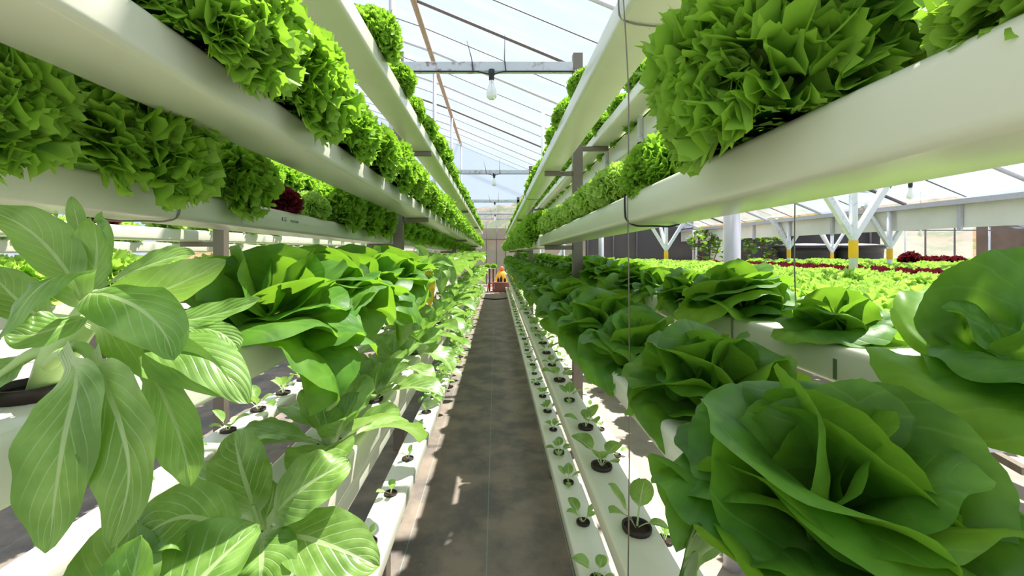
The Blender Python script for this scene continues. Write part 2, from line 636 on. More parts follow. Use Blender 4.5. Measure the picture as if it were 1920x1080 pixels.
def butter_leaves(seed, R, nl, nr, nt, open_=1.0, hw=.058):
    rg = random.Random(seed)
    out = []
    for i in range(nl):
        f = i / (nl - 1)
        el = math.radians(84 - 92 * open_ * f ** .85) + rg.uniform(-.16, .16)
        az = i * GOLD + rg.uniform(-.35, .35)
        d, n = dirs(az, el)
        s = np.cross(d, n)
        roll = rg.uniform(-.35, .35)
        n = n * math.cos(roll) + s * math.sin(roll)
        Rl = R * (.50 + .52 * f ** .6) * rg.uniform(.88, 1.12)
        base = np.array([0, 0, R * .20]) * (1 - f) + d * R * .08 * f
        bend = -.75 + 1.5 * f + rg.uniform(-.3, .3)
        ruf = [(rg.uniform(.08, .15) * (.6 + .4 * f), rg.uniform(1.8, 3.2), rg.uniform(0, 6), 1.8), (rg.uniform(.04, .075), rg.uniform(4.2, 7.0), rg.uniform(0, 6), 3.2), (rg.uniform(.014, .026), rg.uniform(11, 15), rg.uniform(0, 6), 4), (.016, 8, rg.uniform(0, 6), .8, 15, 3)]
        v, fc, uv = fan(Rl, base, d, n, bend, rg.uniform(.15, .6) * (1 - .5 * f), ruf, 1.66, nr, nt, .014, 17, 0, .38, .5, rg.uniform(1.0, 1.22), lip=rg.uniform(.05, .30), crease=.05)
        out.append((rest_on(v, hw), fc, uv))
    return out


def butter_proto(name, seed, parts, R=.135, nl=19, open_=1.0, mat='butter', hw=.058, fine=False):
    nr, nt = (18, 61) if fine else (12, 35) if parts else (6, 15)
    ls = butter_leaves(seed, R, nl, nr, nt, open_, hw)
    if parts:
        return Proto(name, [('leaf', make_mesh('leaf', *l[:2], M[mat], l[2]), None) for l in ls])
    mb = MB()
    for l in ls:
        mb.add(*l)
    return Proto(name, [('leaves', mb.mesh(name, M[mat], True), None)])


def bok_leaves(seed, L, nl, nu=9, nv=16, upright=0.0):
    rg = random.Random(seed)
    out = []
    for i in range(nl):
        f = i / (nl - 1)
        az = i * GOLD + rg.uniform(-.3, .3)
        el = math.radians(84 - 62 * f ** .8 + upright * 14) + rg.uniform(-.12, .12)
        ln = L * (.55 + .5 * f) * rg.uniform(.88, 1.1)
        arch = math.radians(16 + 62 * f) * rg.uniform(.7, 1.25)
        p = np.array([.006 * math.cos(az), .006 * math.sin(az), .0])
        pts = [p.copy()]
        m = 7
        for k in range(m):
            e = el - arch * ((k + .5) / m) ** 1.3
            dd, _ = dirs(az, e)
            p = p + dd * ln / m
            pts.append(p.copy())
        _, n0 = dirs(az, el)
        _, n1 = dirs(az, el - arch)
        out.append(spoon(pts, n0, ln * rg.uniform(.25, .33), .28, ln * .05, rg.uniform(.15, .5), (rg.uniform(.04, .09), rg.uniform(6, 10), rg.uniform(0, 6)), nu, nv, n1,
                         rg.uniform(-.25, .25)))
    return out


def bok_proto(name, seed, parts, L=.165, nl=11, upright=0.0, yellow=False):
    ls = bok_leaves(seed, L, nl, *((11, 20) if parts else (5, 9)), upright=upright)
    if parts:
        ps = [('leaf', make_mesh('leaf', *l[:2], M['bok'], l[2]), None) for l in ls]
        return Proto(name, ps + [('net_cup', CUP, None)])
    mb = MB()
    for l in ls:
        mb.add(*l)
    return Proto(name, [('leaves', mb.mesh(name, M['bok'], True), None)])


def seed_proto(name, seed, parts, L=.088, nl=5):
    rg = random.Random(seed)
    ls = []
    a0 = rg.uniform(0, 6)
    for i in range(nl):
        az = a0 + i * 2 * PI / nl + rg.uniform(-.5, .5)
        el = math.radians(rg.uniform(38, 80))
        ln = L * rg.uniform(.6, 1.1)
        arch = math.radians(rg.uniform(15, 80))
        p = np.array([.003 * math.cos(az), .003 * math.sin(az), .004]); pts = [p.copy()]
        for k in range(6):
            dd, _ = dirs(az, el - arch * ((k + .5) / 6) ** 1.2)
            p = p + dd * ln / 6
            pts.append(p.copy())
        _, n0 = dirs(az, el); _, n1 = dirs(az, el - arch)
        ls.append(spoon(pts, n0, ln * rg.uniform(.20, .28), .38, .0016, rg.uniform(.1, .5), (.04, 6, rg.uniform(0, 6)), 7 if parts else 4, 12 if parts else 7, n1))
    if parts:
        return Proto(name, [('net_cup', CUP, None), ('growing_medium', MEDIUM, None)] + [('leaf', make_mesh('leaf', *l[:2], M['bok'], l[2]), None) for l in ls])
    mb = MB()
    for l in ls:
        mb.add(*l)
    r = .024
    mb.lathe([(r * .9, 0), (r, .006), (r * .9, .010), (r * .4, .006), (.0005, .006)], n=10, mi=1)
    return Proto(name, [('plant', mb.mesh(name, [M['bok'], M['cup']], True), None)])


FR_HI = [frilly_proto('frilly_lettuce', s, True, M['frilly']) for s in (1, 2, 3, 4)]
FR_LO = [frilly_proto('frilly_lettuce', s, False, M['frilly']) for s in (11, 12, 13, 14)]
PALE = [frilly_proto('pale_lettuce', s, False, M['pale'], .125, -.35, 9) for s in (21, 22, 23)]
PALE_HI = [frilly_proto('pale_lettuce', s, True, M['pale'], .10, -.2) for s in (26,)]
RED = [frilly_proto('red_lettuce', s, False, M['red'], .125, -.3, 9) for s in (31, 32)]
BU_HI = [butter_proto('butterhead_lettuce', s, True, nl=n, open_=o) for s, n, o in ((41, 21, 1.0), (42, 19, 1.05), (43, 20, .95), (44, 18, 1.1))]
BU_UP = [butter_proto('butterhead_lettuce', s, True, nl=n, open_=.85, hw=.105) for s, n in ((45, 16), (46, 20))]
BU_LO = [butter_proto('butterhead_lettuce', s, False, nl=15) for s in (51, 52, 53)]
BK_HI = [bok_proto('bok_choy', s, True, nl=n) for s, n in ((61, 11), (62, 12), (63, 10), (64, 11))]
BK_LO = [bok_proto('bok_choy', s, False, nl=10) for s in (71, 72, 73)]
SD_HI = [seed_proto('seedling', s, True, nl=n) for s, n in ((81, 5), (82, 4), (83, 6), (84, 4), (85, 5))]
SD_LO = [seed_proto('seedling', s, False, nl=n) for s, n in ((91, 4), (92, 5), (93, 5))]
ST_HI = [seed_proto('seedling', s, True, .07, nl=3) for s in (86, 87, 88)]

# ------------------------------------------------------------------ the setting
Y0, Y1 = -1.2, 10.3


def slab(name, x0, x1, y0, y1, z0, z1, mat):
    o = MB().box(x0, x1, y0, y1, z0, z1).build(name, mat)
    return tag(o, kind='structure')


slab('floor', -9, 14, -2.5, 26, -.30, -.012, M['concrete'])
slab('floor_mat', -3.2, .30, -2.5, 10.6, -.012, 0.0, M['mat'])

# roof: film over rafters, falling towards the valley on the right
PROF = [(-9.5, 3.6), (-6.0, 5.0), (-1.08, 3.3), (5.42, .59)]      # x, height above the camera


def roof_z(x):
    for (xa, za), (xb, zb) in zip(PROF[:-1], PROF[1:]):
        if x <= xb:
            return HC + za + (zb - za) * (x - xa) / (xb - xa)
    return HC + PROF[-1][1]


def roof_film(name, prof, y0, y1):
    vs, fs = [], []
    ny = 30
    for i, (x, z) in enumerate(prof):
        for j in range(ny):
            vs.append((x, y0 + (y1 - y0) * j / (ny - 1), HC + z + .05))
    for i in range(len(prof) - 1):
        for j in range(ny - 1):
            q = i * ny + j
            fs.append((q, q + ny, q + ny + 1, q + 1))
    o = link(bpy.data.objects.new(name, make_mesh(name, vs, fs, M['film'], None, False)))
    return tag(o, kind='structure')


roof_film('ceiling', PROF, -2.0, 13.6)
roof_film('ceiling_far_bay', [(5.60, .62), (10.5, 2.6), (15.5, .6)], -1.0, 15.0)

rows_y = [1.3 + 1.45 * k for k in range(9)]
for k, y in enumerate(rows_y):
    mb = MB()
    mb.tube([(x, y, HC + z + .02) for x, z in PROF], .021, 8)
    o = mb.build('roof_rafter', M['pipe'] if k % 3 else M['dark_steel'], smooth=True)
    tag(o, f'grey pipe rafter under the plastic roof, {ordinal(k + 1)} from the near end', 'rafter', 'roof rafters')
    mb = MB()
    mb.tube([(x, y + .72, HC + z + .03) for x, z in PROF], .007, 6)
    o = mb.build('roof_wire', M['dark_steel'], smooth=True)
    tag(o, f'thin dark wire under the plastic roof, {ordinal(k + 1)} from the near end', 'wire', 'roof wires')
for nm, x, r, lb in (('roof_purlin', -1.08, .040, 'long rusty pipe purlin running down the roof above the aisle'),):
    o = MB().tube([(x, -1.5, HC + 3.27), (x, 13.4, HC + 3.27)], r, 10).build(nm, M['rusty'], smooth=True)
    tag(o, lb, 'purlin')
for k, y in enumerate((4.43, 7.5, 10.4, 13.2)):
    o = MB().tube([(-1.08, y, -.01), (-1.08, y, HC + 3.24)], .033, 12).build('roof_column', M['pipe'], smooth=True)
    tag(o, f'tall grey steel column under the rusty purlin, {ordinal(k + 1)} from the near end', 'column', 'roof columns')

# ------------------------------------------------------------------ gutters
GUT = {}


class Gutter:
    def __init__(s, key, x0, x1, top, bot, y0=Y0, y1=Y1, fall=0.0, label=None, phrase=None, rad=.009, name='gutter'):
        s.x0, s.x1, s.top, s.bot, s.y0, s.y1, s.fall, s.phrase = x0, x1, top, bot, y0, y1, fall, phrase
        prof = []
        r = rad
        for cx, cz, a0 in ((x1 - r, top - r, 0), (x0 + r, top - r, 90), (x0 + r, bot + r, 180), (x1 - r, bot + r, 270)):
            for k in range(5):
                a = math.radians(a0 + k * 22.5)
                prof.append((cx + r * math.cos(a), cz + r * math.sin(a)))
        n = len(prof)
        ys = np.linspace(y0, y1, 9)
        vs = [(x, y, HC + z - fall * y) for y in ys for x, z in prof]
        fs = []
        for i in range(len(ys) - 1):
            for k in range(n):
                k2 = (k + 1) % n
                fs.append((i * n + k, (i + 1) * n + k, (i + 1) * n + k2, i * n + k2))
        fs += [tuple(range(n)), tuple(range((len(ys) - 1) * n, len(ys) * n))[::-1]]
        me = make_mesh(name, vs, fs, M['pvc'])
        s.o = tag(link(bpy.data.objects.new(name, me)), label, 'gutter', 'white growing gutters')
        for ea in (y0, y1):                       # the end caps
            e = .004
            c = MB()
            v = [(x0 - e, ea - .012, HC + bot - e - fall * ea)]
            c.box(x0 - e, x1 + e, ea - .012, ea + .012, HC + bot - e - fall * ea, HC + top + e - fall * ea)
            c.build('end_cap', M['pvc'], s.o, bevel=.003)
        GUT[key] = s

    def z(s, y):
        return HC + s.top - s.fall * y

    def cx(s):
        return (s.x0 + s.x1) / 2


W = .1
G = Gutter
G('R1', .227, .327, -.885, -.932, label='lowest white seedling gutter of the right rack, beside the aisle floor', phrase="the right rack's lowest aisle gutter")
G('R2', .225, .325, -.555, -.603, label='white seedling gutter just above the lowest one, right rack aisle side', phrase="the right rack's second lowest gutter")
G('R3', .47, .57, -.885, -.932, label='low white seedling gutter behind the right rack posts near the floor', phrase='the low gutter behind the right rack posts')
G('R5', .225, .325, -.235, -.28, label='white gutter under the dark green butterhead lettuces of the right rack', phrase='the right waist-high lettuce gutter')
G('R4', .225, .325, .107, .056, Y0, 2.2, .0135, label='big white gutter at eye height on the right with a wire loop', phrase='the eye-height gutter on the right')
G('R4b', .225, .325, .068, .024, 2.24, Y1, .004, label='farther length of the eye-height white gutter on the right', phrase='the farther length of the eye-height right gutter')
G('R6', .47, .57, -.132, -.186, label='broad white gutter behind the right rack posts with a dark drip mark', phrase='the drip-marked gutter behind the right posts')
G('RT1', .225, .325, .478, .425, fall=.012, label='topmost aisle gutter of the right rack with a wire slung under it', phrase="the right rack's top aisle gutter")
G('RT2', .485, .585, .60, .55, fall=.012, label='top white gutter behind the right rack posts', phrase='the top gutter behind the right posts')
G('RT3', .576, .68, .54, .445, fall=.01, label='outer white gutter resting in steel brackets, top of the right rack', phrase='the outer bracketed gutter on the right')
G('L1', -.41, -.31, -.84, -.893, label='lowest white seedling gutter of the left rack, beside the aisle floor', phrase="the left rack's lowest aisle gutter")
G('L2', -.46, -.31, -.435, -.505, label='wide white gutter under the low row of bok choy, left rack', phrase="the left rack's wide bok choy gutter")
G('L2b', -.43, -.33, -.535, -.585, label='narrow white gutter tucked under the wide bok choy gutter, left rack', phrase='the narrow gutter under the bok choy gutter')
G('L3', -.45, -.35, -.132, -.187, label='white gutter holding the butterhead lettuce row of the left rack', phrase='the waist-high gutter on the left')
G('L4', -.65, -.53, .115, .062, fall=.0135, label='white gutter with dark print and a wire loop behind the left posts', phrase='the printed gutter behind the left posts')
G('L5', -.455, -.34, .243, .193, fall=.013, label='large white overhead gutter with the bright frilly lettuces, left rack', phrase='the large overhead gutter on the left')
G('L6', -.428, -.323, .58, .525, fall=.012, label='topmost white gutter of the left rack along the aisle', phrase="the left rack's top aisle gutter")
G('L7', -1.08, -.97, -.69, -.735, label='low white seedling gutter on its own behind the left rack', phrase='the lone low gutter behind the left rack')
G('L8', -1.40, -1.30, .09, .04, label='white gutter of the second left rack at eye height', phrase='the eye-height gutter of the second left rack')
G('L9', -1.95, -1.85, .045, -.01, label='white gutter of the third left rack just below eye height', phrase='the eye-height gutter of the third left rack')
G('L10', -1.40, -1.30, .385, .325, y0=1.9, label='upper white gutter of the second left rack', phrase='the upper gutter of the second left rack')
G('L11', -1.40, -1.30, -.16, -.21, label='lower white gutter of the second left rack', phrase='the lower gutter of the second left rack')

# small foot blocks under the low gutters
for key, ys in (('L1', (1.28, 3.9, 6.6)), ('R1', (1.9, 4.5, 7.2)), ('R3', (1.9, 4.5, 7.2)), ('L7', (1.3, 2.6, 4.6))):
    g = GUT[key]
    for k, y in enumerate(ys):
        b = MB().box(g.x0 + .008, g.x1 - .012, y - .03, y + .03, 0, HC + g.bot + .001).build('support_block', M['post'], bevel=.004)
        tag(b, f'dark block holding up {g.phrase}, {ordinal(k + 1)} along', 'block', 'gutter supports')

# ------------------------------------------------------------------ rack posts with arms
ARM = {
    'right': (.41, [('R4', -1, .018, 'R4b'), ('RT1', -1, 0, None), ('RT2', 1, 0, None), ('R5', -1, 0, None), ('R2', -1, 0, None), ('R6', 1, 0, None)]),
    'left': (-.49, [('L5', 1, 0, None), ('L4', -1, 0, None), ('L6', 1, 0, None), ('L3', 1, 0, None), ('L2', 1, 0, None)]),
}
for side, (px_, arms) in ARM.items():
    for k, y in enumerate((2.15, 5.0, 7.9)):
        top = HC + .99
        po = MB().box(px_ - .024, px_ + .024, y - .02, y + .02, 0, top).build('rack_post', M['post'], bevel=.002)
        tag(po, f'brown-grey square steel post of the {side} rack, {ordinal(k + 1)} from the near end', 'post', 'rack posts')
        for key, sg, dz, far in arms:
            g = GUT[far] if (far and y > 2.2) else GUT[key]
            zt = g.z(y) - (g.top - g.bot) - .0005
            if sg < 0:
                xa, xb = g.x0 + .02 if side == 'right' else g.x0 + .0, px_ - .024
            else:
                xa, xb = px_ + .024, (g.x1 if side == 'left' else g.x1 - .02)
            MB().box(xa, xb, y - .011, y + .011, zt - .022, zt).build('support_arm', M['post'], po, bevel=.002)
for k, y in enumerate((1.9, 4.6, 7.3)):
    po = MB().box(-1.248, -1.20, y - .02, y + .02, 0, HC + .46).build('rack_post', M['post'], bevel=.002)
    tag(po, f'steel post of the second left rack, {ordinal(k + 1)} from the front', 'post', 'rack posts')
    for key in ('L8', 'L10', 'L11'):
        g = GUT[key]
        MB().box(g.x0, -1.248, y - .011, y + .011, HC + g.bot - .0225, HC + g.bot - .0005).build('support_arm', M['post'], po, bevel=.002)
    po = MB().box(-1.80, -1.752, y - .02, y + .02, 0, HC + .2).build('rack_post', M['post'], bevel=.002)
    tag(po, f'steel post of the third left rack, {ordinal(k + 1)} from the front', 'post', 'rack posts')
    g = GUT['L9']
    MB().box(g.x0, -1.80, y - .011, y + .011, HC + g.bot - .0225, HC + g.bot - .0005).build('support_arm', M['post'], po, bevel=.002)
# steel U brackets of the outer gutter
for k, y in enumerate((1.68, 2.2, 2.9)):
    g = GUT['RT3']; z = g.z(y) - .095
    b = MB().box(g.x0 - .016, g.x0 - .001, y - .012, y + .012, z - .015, z + .12).box(g.x0 - .016, g.x1 + .016, y - .012, y + .012, z - .016, z - .001)
    b.box(g.x1 + .001, g.x1 + .016, y - .012, y + .012, z - .015, z + .12)
    tag(b.build('gutter_bracket', M['beam'], bevel=.001), f'flaking white steel bracket around the outer right gutter, {ordinal(k + 1)} along', 'bracket', 'steel brackets')

# cross beams over the aisle with lamp cable and bulb
for k, y in enumerate((2.15, 5.0, 7.9, 10.6, 12.2)):
    w_ = .0
    z0, z1 = HC + .897, HC + .945
    bm = MB().box(-.80, .386 if k == 0 else .55, y - .02, y + .018, z0, z1).build('cross_beam', M['beam'], bevel=.003)
    tag(bm, f'flaking white steel beam across the aisle, {ordinal(k + 1)} from the near end', 'beam', 'aisle cross beams')
    cab = [(-.80, y - .024, z0 - .004), (-.15, y - .024, z0 - .004), (-.09, y - .024, z0 - .006), (-.035, y - .024, z0 - .017), (-.008, y - .024, z0 - .017), (.03, y - .024, z0 - .006), (.08, y - .024, z0 - .004), (.386 if k == 0 else .55, y - .024, z0 - .004)]
    ln = MB().tube(catmull(cab, 40), .0035, 6).build('lamp_cable', M['black'], smooth=True)
    tag(ln, f'black lamp cable strapped under the {ordinal(k + 1)} cross beam from the near end', 'cable', 'lamp cables')
    for xx, hh in ((-.125, .10), (.038, .13)):
        MB().tube([(xx + .012, y - .025, z0 - .008), (xx + .004, y - .025, z1 + .01), (xx - (.02 if xx < 0 else -.006), y - .025, z1 + hh)], [.0026, .0024, .001], 6).build('cable_tie', M['black'], ln)
    if k < 4:
        e = empty('light_bulb', (-.022, y - .024, z0))
        tag(e, f'clear light bulb in a black socket under the {ordinal(k + 1)} cross beam', 'bulb', 'light bulbs')
        MB().lathe([(.0005, .004), (.015, .004), (.016, -.01), (.017, -.02), (.0135, -.024), (.0135, -.045), (.011, -.05)], n=20).build('bulb_socket', M['black'], e, True)
        MB().lathe([(.0105, -.046), (.012, -.06), (.017, -.078), (.0255, -.098), (.0285, -.115), (.025, -.132), (.014, -.143), (.0005, -.146)], n=24).build('bulb_glass', M['bulb'], e, True)

# ------------------------------------------------------------------ wires and drain pipes
wx = .221
pts = [(wx - .004, .735, HC + .60), (wx - .002, .735, HC + .45), (wx + .003, .735, HC + .36), (wx + .006, .73, HC + .25), (wx + .004, .727, HC + .06), (wx + .006, .725, HC - .2), (wx + .003, .72, HC - .45), (wx + .001, .72, HC - .62), (wx, .72, HC - .70)]
wv = MB().tube(catmull(pts, 50), .0012, 6).build('hanging_wire', M['wire'], smooth=True)
tag(wv, 'thin steel wire hanging down the aisle side of the right rack', 'wire')


def loop(g, y, side, drop=.003, r=.0016):
    """a wire slung round the underside of a gutter"""
    b = HC + g.bot - g.fall * y
    t = HC + g.top - g.fall * y
    xa, xb = (g.x0 - .003, g.x1 + .003)
    c = [(xa, y, t + .03), (xa, y, b + .022), (xa + .004, y, b + .006), (xa + .02, y, b - drop), ((xa + xb) / 2, y + .01, b - drop), (xb - .02, y + .01, b - drop), (xb, y + .01, b + .012), (xb, y + .012, t + .02)]
    return MB().tube(catmull(c, 40), r, 6)


tag(loop(GUT['RT1'], .772, -1).build('wire_loop', M['wire'], smooth=True), 'wire slung under the topmost right aisle gutter', 'wire', 'wire loops')
tag(loop(GUT['R4'], .735, -1).build('wire_loop', M['black'], smooth=True), 'dark wire slung under the big eye-height gutter on the right', 'wire', 'wire loops')
tag(loop(GUT['L4'], .70, 1).build('wire_loop', M['wire'], smooth=True), 'wire slung under the printed gutter behind the left posts', 'wire', 'wire loops')
tag(loop(GUT['R6'], .845, -1).build('wire_loop', M['wire'], smooth=True), 'wire looped round the drip-marked gutter behind the right posts', 'wire', 'wire loops')
tag(loop(GUT['RT1'], 3.2, -1).build('wire_loop', M['wire'], smooth=True), 'small far wire slung under the topmost right aisle gutter', 'wire', 'wire loops')
g2 = GUT['R2']
cw = [(g2.x0 + .004, .708, HC - .60), (g2.x0 + .003, .708, HC - .556), (g2.x0 + .012, .708, HC - .5535), (g2.x1 - .02, .716, HC - .5535), (g2.x1 - .004, .716, HC - .556), (g2.x1 + .002, .716, HC - .60)]
tag(MB().tube(catmull(cw, 30), .0013, 6).build('wire_loop', M['wire'], smooth=True), 'wire laid across the top of the second seedling gutter, right rack', 'wire', 'wire loops')
tag(MB().tube([(.52, .745, HC + .56), (.523, .745, HC + .2), (.521, .745, HC - .02), (.524, .745, HC - .125)], .0011, 6).build('hanging_wire', M['wire'], smooth=True),
    'thin wire hanging from the top down to the gutter behind right posts', 'wire')
for k, y in enumerate((1.36, 3.05, 4.76)):
    r = (.025, .018, .017)[k]
    pp = MB().tube([(.752, y, -.012), (.752, y, HC + .30)], r, 16).build('standing_pipe', M['pipe'], smooth=True)
    tag(pp, f'pale round pipe post rising behind the eye-height right gutter, {ordinal(k + 1)} from the front', 'pipe', 'pipe posts')
    MB().tube([(.752, y, HC + .29), (.752, y, HC + .33)], r * 1.2, 16).build('pipe_cap', M['pvc'], pp, True)

# print and pencil marks on the gutters
def text(s, size, mat, parent, loc, rot, name):
    cu = bpy.data.curves.new(name, 'FONT')
    cu.body = s; cu.size = size; cu.align_x = 'LEFT'; cu.extrude = .0001
    tmp = bpy.data.objects.new(name, cu)
    COL.objects.link(tmp)
    me = bpy.data.meshes.new_from_object(tmp.evaluated_get(bpy.context.evaluated_depsgraph_get()))
    bpy.data.objects.remove(tmp)
    me.materials.clear(); me.materials.append(mat)
    me.name = name
    o = bpy.data.objects.new(name, me)
    o.location = loc; o.rotation_euler = rot
    return link(o, parent)


g4 = GUT['L4']
for s, sz, y in (('K G', .014, 1.055), ('PLUCTSDK', .009, 1.100), ('________', .006, 1.175)):
    text(s, sz, M['ink'], g4.o, (g4.x1 + .0006, y, HC + g4.bot - g4.fall * y + .026), (PI / 2, 0, PI / 2), 'printed_text')
gr = GUT['RT1']
text('22', .012, M['inkpale'], gr.o, (.262, .668, HC + gr.bot - gr.fall * .668 - .0004), (PI, 0, 0), 'pencil_mark')
g6 = GUT['R6']
MB().box(g6.x0 - .0012, g6.x0 + .0005, .588, .594, HC - .178, HC - .150).build('drip_stain', plain('dark_green_drip', srgb(96, 116, 78), .8), g6.o)

# ------------------------------------------------------------------ rows of plants
def row(key, ys, protos, lo, desc, cat, group, near=1.6, sc=(.9, 1.1), dx=0.0, dz=0.0, jx=.006, over=None, start=1, turn=True, tilt=0.0):
    g = GUT[key]
    out = []
    for i, y in enumerate(ys):
        s = RNG.uniform(*sc)
        pr = RNG.choice(protos if y < near else lo)
        lb = f'{desc}, {ordinal(i + start)} from the front on {g.phrase}'
        x = g.cx() + dx + RNG.uniform(-jx, jx)
        rz = RNG.uniform(0, 6.28) if pr.name in ('seedling', 'bok_choy') else RNG.choice((0, PI)) + RNG.uniform(-.12, .12)
        if over and i in over:
            ov = over[i]
            s = ov.get('s', s); x += ov.get('dx', 0); pr = ov.get('p', pr); y += ov.get('dy', 0); rz = ov.get('rz', rz)
            if 'desc' in ov:
                lb = f"{ov['desc']}, {ordinal(i + start)} from the front on {g.phrase}"
            cat_ = ov.get('cat', cat)
        else:
            cat_ = cat
        o = pr.spawn((x, y, g.z(y) + dz), rz, s, lb, cat_, group, (RNG.uniform(-tilt, tilt), RNG.uniform(-tilt, tilt)))
        out.append(o)
    return out


def ladder(a, step, b, jit=.0):
    ys = []
    y = a
    while y < b:
        ys.append(y + RNG.uniform(-jit, jit))
        y += step
    return ys


# seedlings
row('R1', ladder(.905, .24, 9.6), SD_HI, SD_LO, 'green seedling in a cup', 'seedling', 'seedlings on the right low gutters', 3.4, (.8, 1.05), dz=.001)
row('R2', ladder(.848, .243, 9.6), SD_HI, SD_LO, 'green seedling in a cup', 'seedling', 'seedlings on the right low gutters', 3.4, (.8, 1.05), dz=.001,
    over={0: {'s': 1.2, 'p': SD_HI[3]}, 1: {'s': 1.12, 'p': SD_HI[1]}})
row('R3', ladder(1.30, .27, 9.6), ST_HI, SD_LO, 'thin young seedling', 'seedling', 'seedlings on the right low gutters', 3.2, (.8, 1.05), dz=.001)
row('L1', ladder(1.225, .2475, 2.35), ST_HI, SD_LO, 'small seedling in a cup', 'seedling', 'seedlings on the left low gutters', 3.4, (.9, 1.1), dz=-.0012)
row('L1', ladder(2.45, .22, 9.9), BK_HI, BK_LO, 'leafy young bok choy', 'bok choy', 'young bok choy on the left low gutter', 2.6, (.7, 1.0), start=6)
row('L2b', ladder(1.02, .26, 5.5), SD_HI, SD_LO, 'seedling peeking out', 'seedling', 'seedlings on the left low gutters', 2.4, (.8, 1.0), dx=.0)
row('L7', ladder(1.20, .215, 6.5), SD_HI, SD_LO, 'leafy seedling', 'seedling', 'seedlings on the left low gutters', 3.4, (1.1, 1.5))
# bok choy, low left row
row('L2', [.42], BK_HI, BK_LO, 'dark broad-leaved bok choy', 'bok choy', 'bok choy on the left', 2.6, (1.3, 1.45))
row('L2', [.94, 1.24, 1.52, 1.80], BK_HI, BK_LO, 'broad-leaved bok choy', 'bok choy', 'bok choy on the left', 2.6, (1.25, 1.4), dx=.02, start=3)
row('L2', ladder(2.06, .25, 9.9), BK_HI, BK_LO, 'broad-leaved bok choy', 'bok choy', 'bok choy on the left', 2.6, (1.2, 1.4), start=7, dx=.02)
# butterheads of the waist-high rows
row('L3', [.72, .95, 1.17, 1.39, 1.61], BU_HI, BU_LO, 'yellow-green butterhead lettuce', 'lettuce', 'butterheads on the left', 2.6, (1.15, 1.3), dx=.02, start=2)
row('L3', ladder(1.95, .27, 9.9), BK_HI, BK_LO, 'tall leafy cabbage', 'cabbage', 'leafy cabbages on the left', 2.6, (1.2, 1.4), dx=.02, start=7)
row('R5', [.645] + ladder(.89, .245, 9.9), BU_HI, BU_LO, 'dark green butterhead lettuce', 'lettuce', 'butterheads on the right', 3.0, (.9, 1.02), dz=.008, dx=.022, start=2,
    over={0: {'s': .95, 'dx': .03, 'p': BU_HI[2]}})
row('R6', [.655, .92, 1.14, 1.36], BU_HI, BU_LO, 'butterhead lettuce', 'lettuce', 'butterheads behind the right posts', 3.0, (.85, 1.0), start=2,
    over={0: {'s': .62, 'p': BU_UP[0]}, 1: {'s': .92, 'p': BU_UP[1], 'rz': PI}, 2: {'s': .7}, 3: {'s': .7}})
row('R6', ladder(1.56, .25, 9.9), BU_HI, BU_LO, 'butterhead lettuce', 'lettuce', 'butterheads behind the right posts', 2.6, (.75, .95), start=6)
# frilly lettuces overhead
row('R4', [.19, .385], FR_HI, FR_LO, 'huge curly lettuce', 'lettuce', 'curly lettuces at eye height on the right', 9, (1.0, 1.02), dz=-.002, dx=-.01,
    over={0: {'s': .55, 'dx': .02}, 1: {'s': 1.03, 'dx': .005, 'p': FR_HI[1]}})
row('R4', [.70, .92, 1.12], FR_HI, FR_LO, 'small curly lettuce', 'lettuce', 'curly lettuces at eye height on the right', 9, (.5, .6), start=3,
    over={1: {'p': PALE_HI[0], 's': .7, 'desc': 'pale loose-leaf lettuce'}, 2: {'p': PALE_HI[0], 's': .7, 'desc': 'pale loose-leaf lettuce'}})
row('R4', ladder(1.34, .23, 2.15), PALE_HI, PALE, 'pale loose-leaf lettuce', 'lettuce', 'curly lettuces at eye height on the right', 9, (.7, .9), start=6)
row('R4b', ladder(2.42, .215, 9.9), FR_HI, FR_LO, 'round curly lettuce', 'lettuce', 'curly lettuces at eye height on the right', 2.6, (1.0, 1.15))
row('RT1', ladder(1.30, .27, 9.9), FR_HI, FR_LO, 'curly lettuce', 'lettuce', 'curly lettuces on the top right gutters', 1.8, (.45, .62), dx=.012)
row('RT3', ladder(.45, .27, 7.0), FR_HI, FR_LO, 'curly lettuce', 'lettuce', 'curly lettuces on the top right gutters', .5, (.6, .8))  # row added to block the sun from the biggest butterhead below
row('RT2', ladder(.45, .27, 8.0), FR_HI, FR_LO, 'curly lettuce', 'lettuce', 'curly lettuces on the top right gutters', 1.5, (.5, .7))
row('L5', [.53, .745], FR_HI, FR_LO, 'big bright curly lettuce', 'lettuce', 'bright curly lettuces overhead on the left', 9, (1.0, 1.08), dx=.025, dz=-.004)
row('L5', ladder(.985, .225, 9.9), FR_HI, FR_LO, 'bright curly lettuce', 'lettuce', 'bright curly lettuces overhead on the left', 2.4, (.78, .95), dx=.025, start=3)
row('L6', ladder(1.22, .29, 9.9), FR_HI, FR_LO, 'bright curly lettuce', 'lettuce', 'curly lettuces on the top left gutter', 2.0, (.55, .75), dx=.016)
row('L4', [.42, .615, .875], FR_HI, FR_LO, 'dark shaded curly lettuce', 'lettuce', 'curly lettuces behind the left posts', 9, (.85, 1.0), dx=.03, dz=-.004,
    over={1: {'s': 1.12}, 2: {'s': .86}})
row('L4', [1.13, 1.30, 1.50, 1.72, 1.95], FR_HI, FR_LO, 'curly lettuce', 'lettuce', 'curly lettuces behind the left posts', 9, (.8, .95), dx=.02, start=4,
    over={0: {'p': RED[0], 's': .42, 'desc': 'small red lettuce'}, 1: {'p': PALE_HI[0], 's': .62, 'desc': 'small pale loose-leaf lettuce'}})
row('L4', ladder(2.3, .22, 9.9), FR_HI, FR_LO, 'dark shaded curly lettuce', 'lettuce', 'curly lettuces behind the left posts', 2.0, (.9, 1.05), start=9)
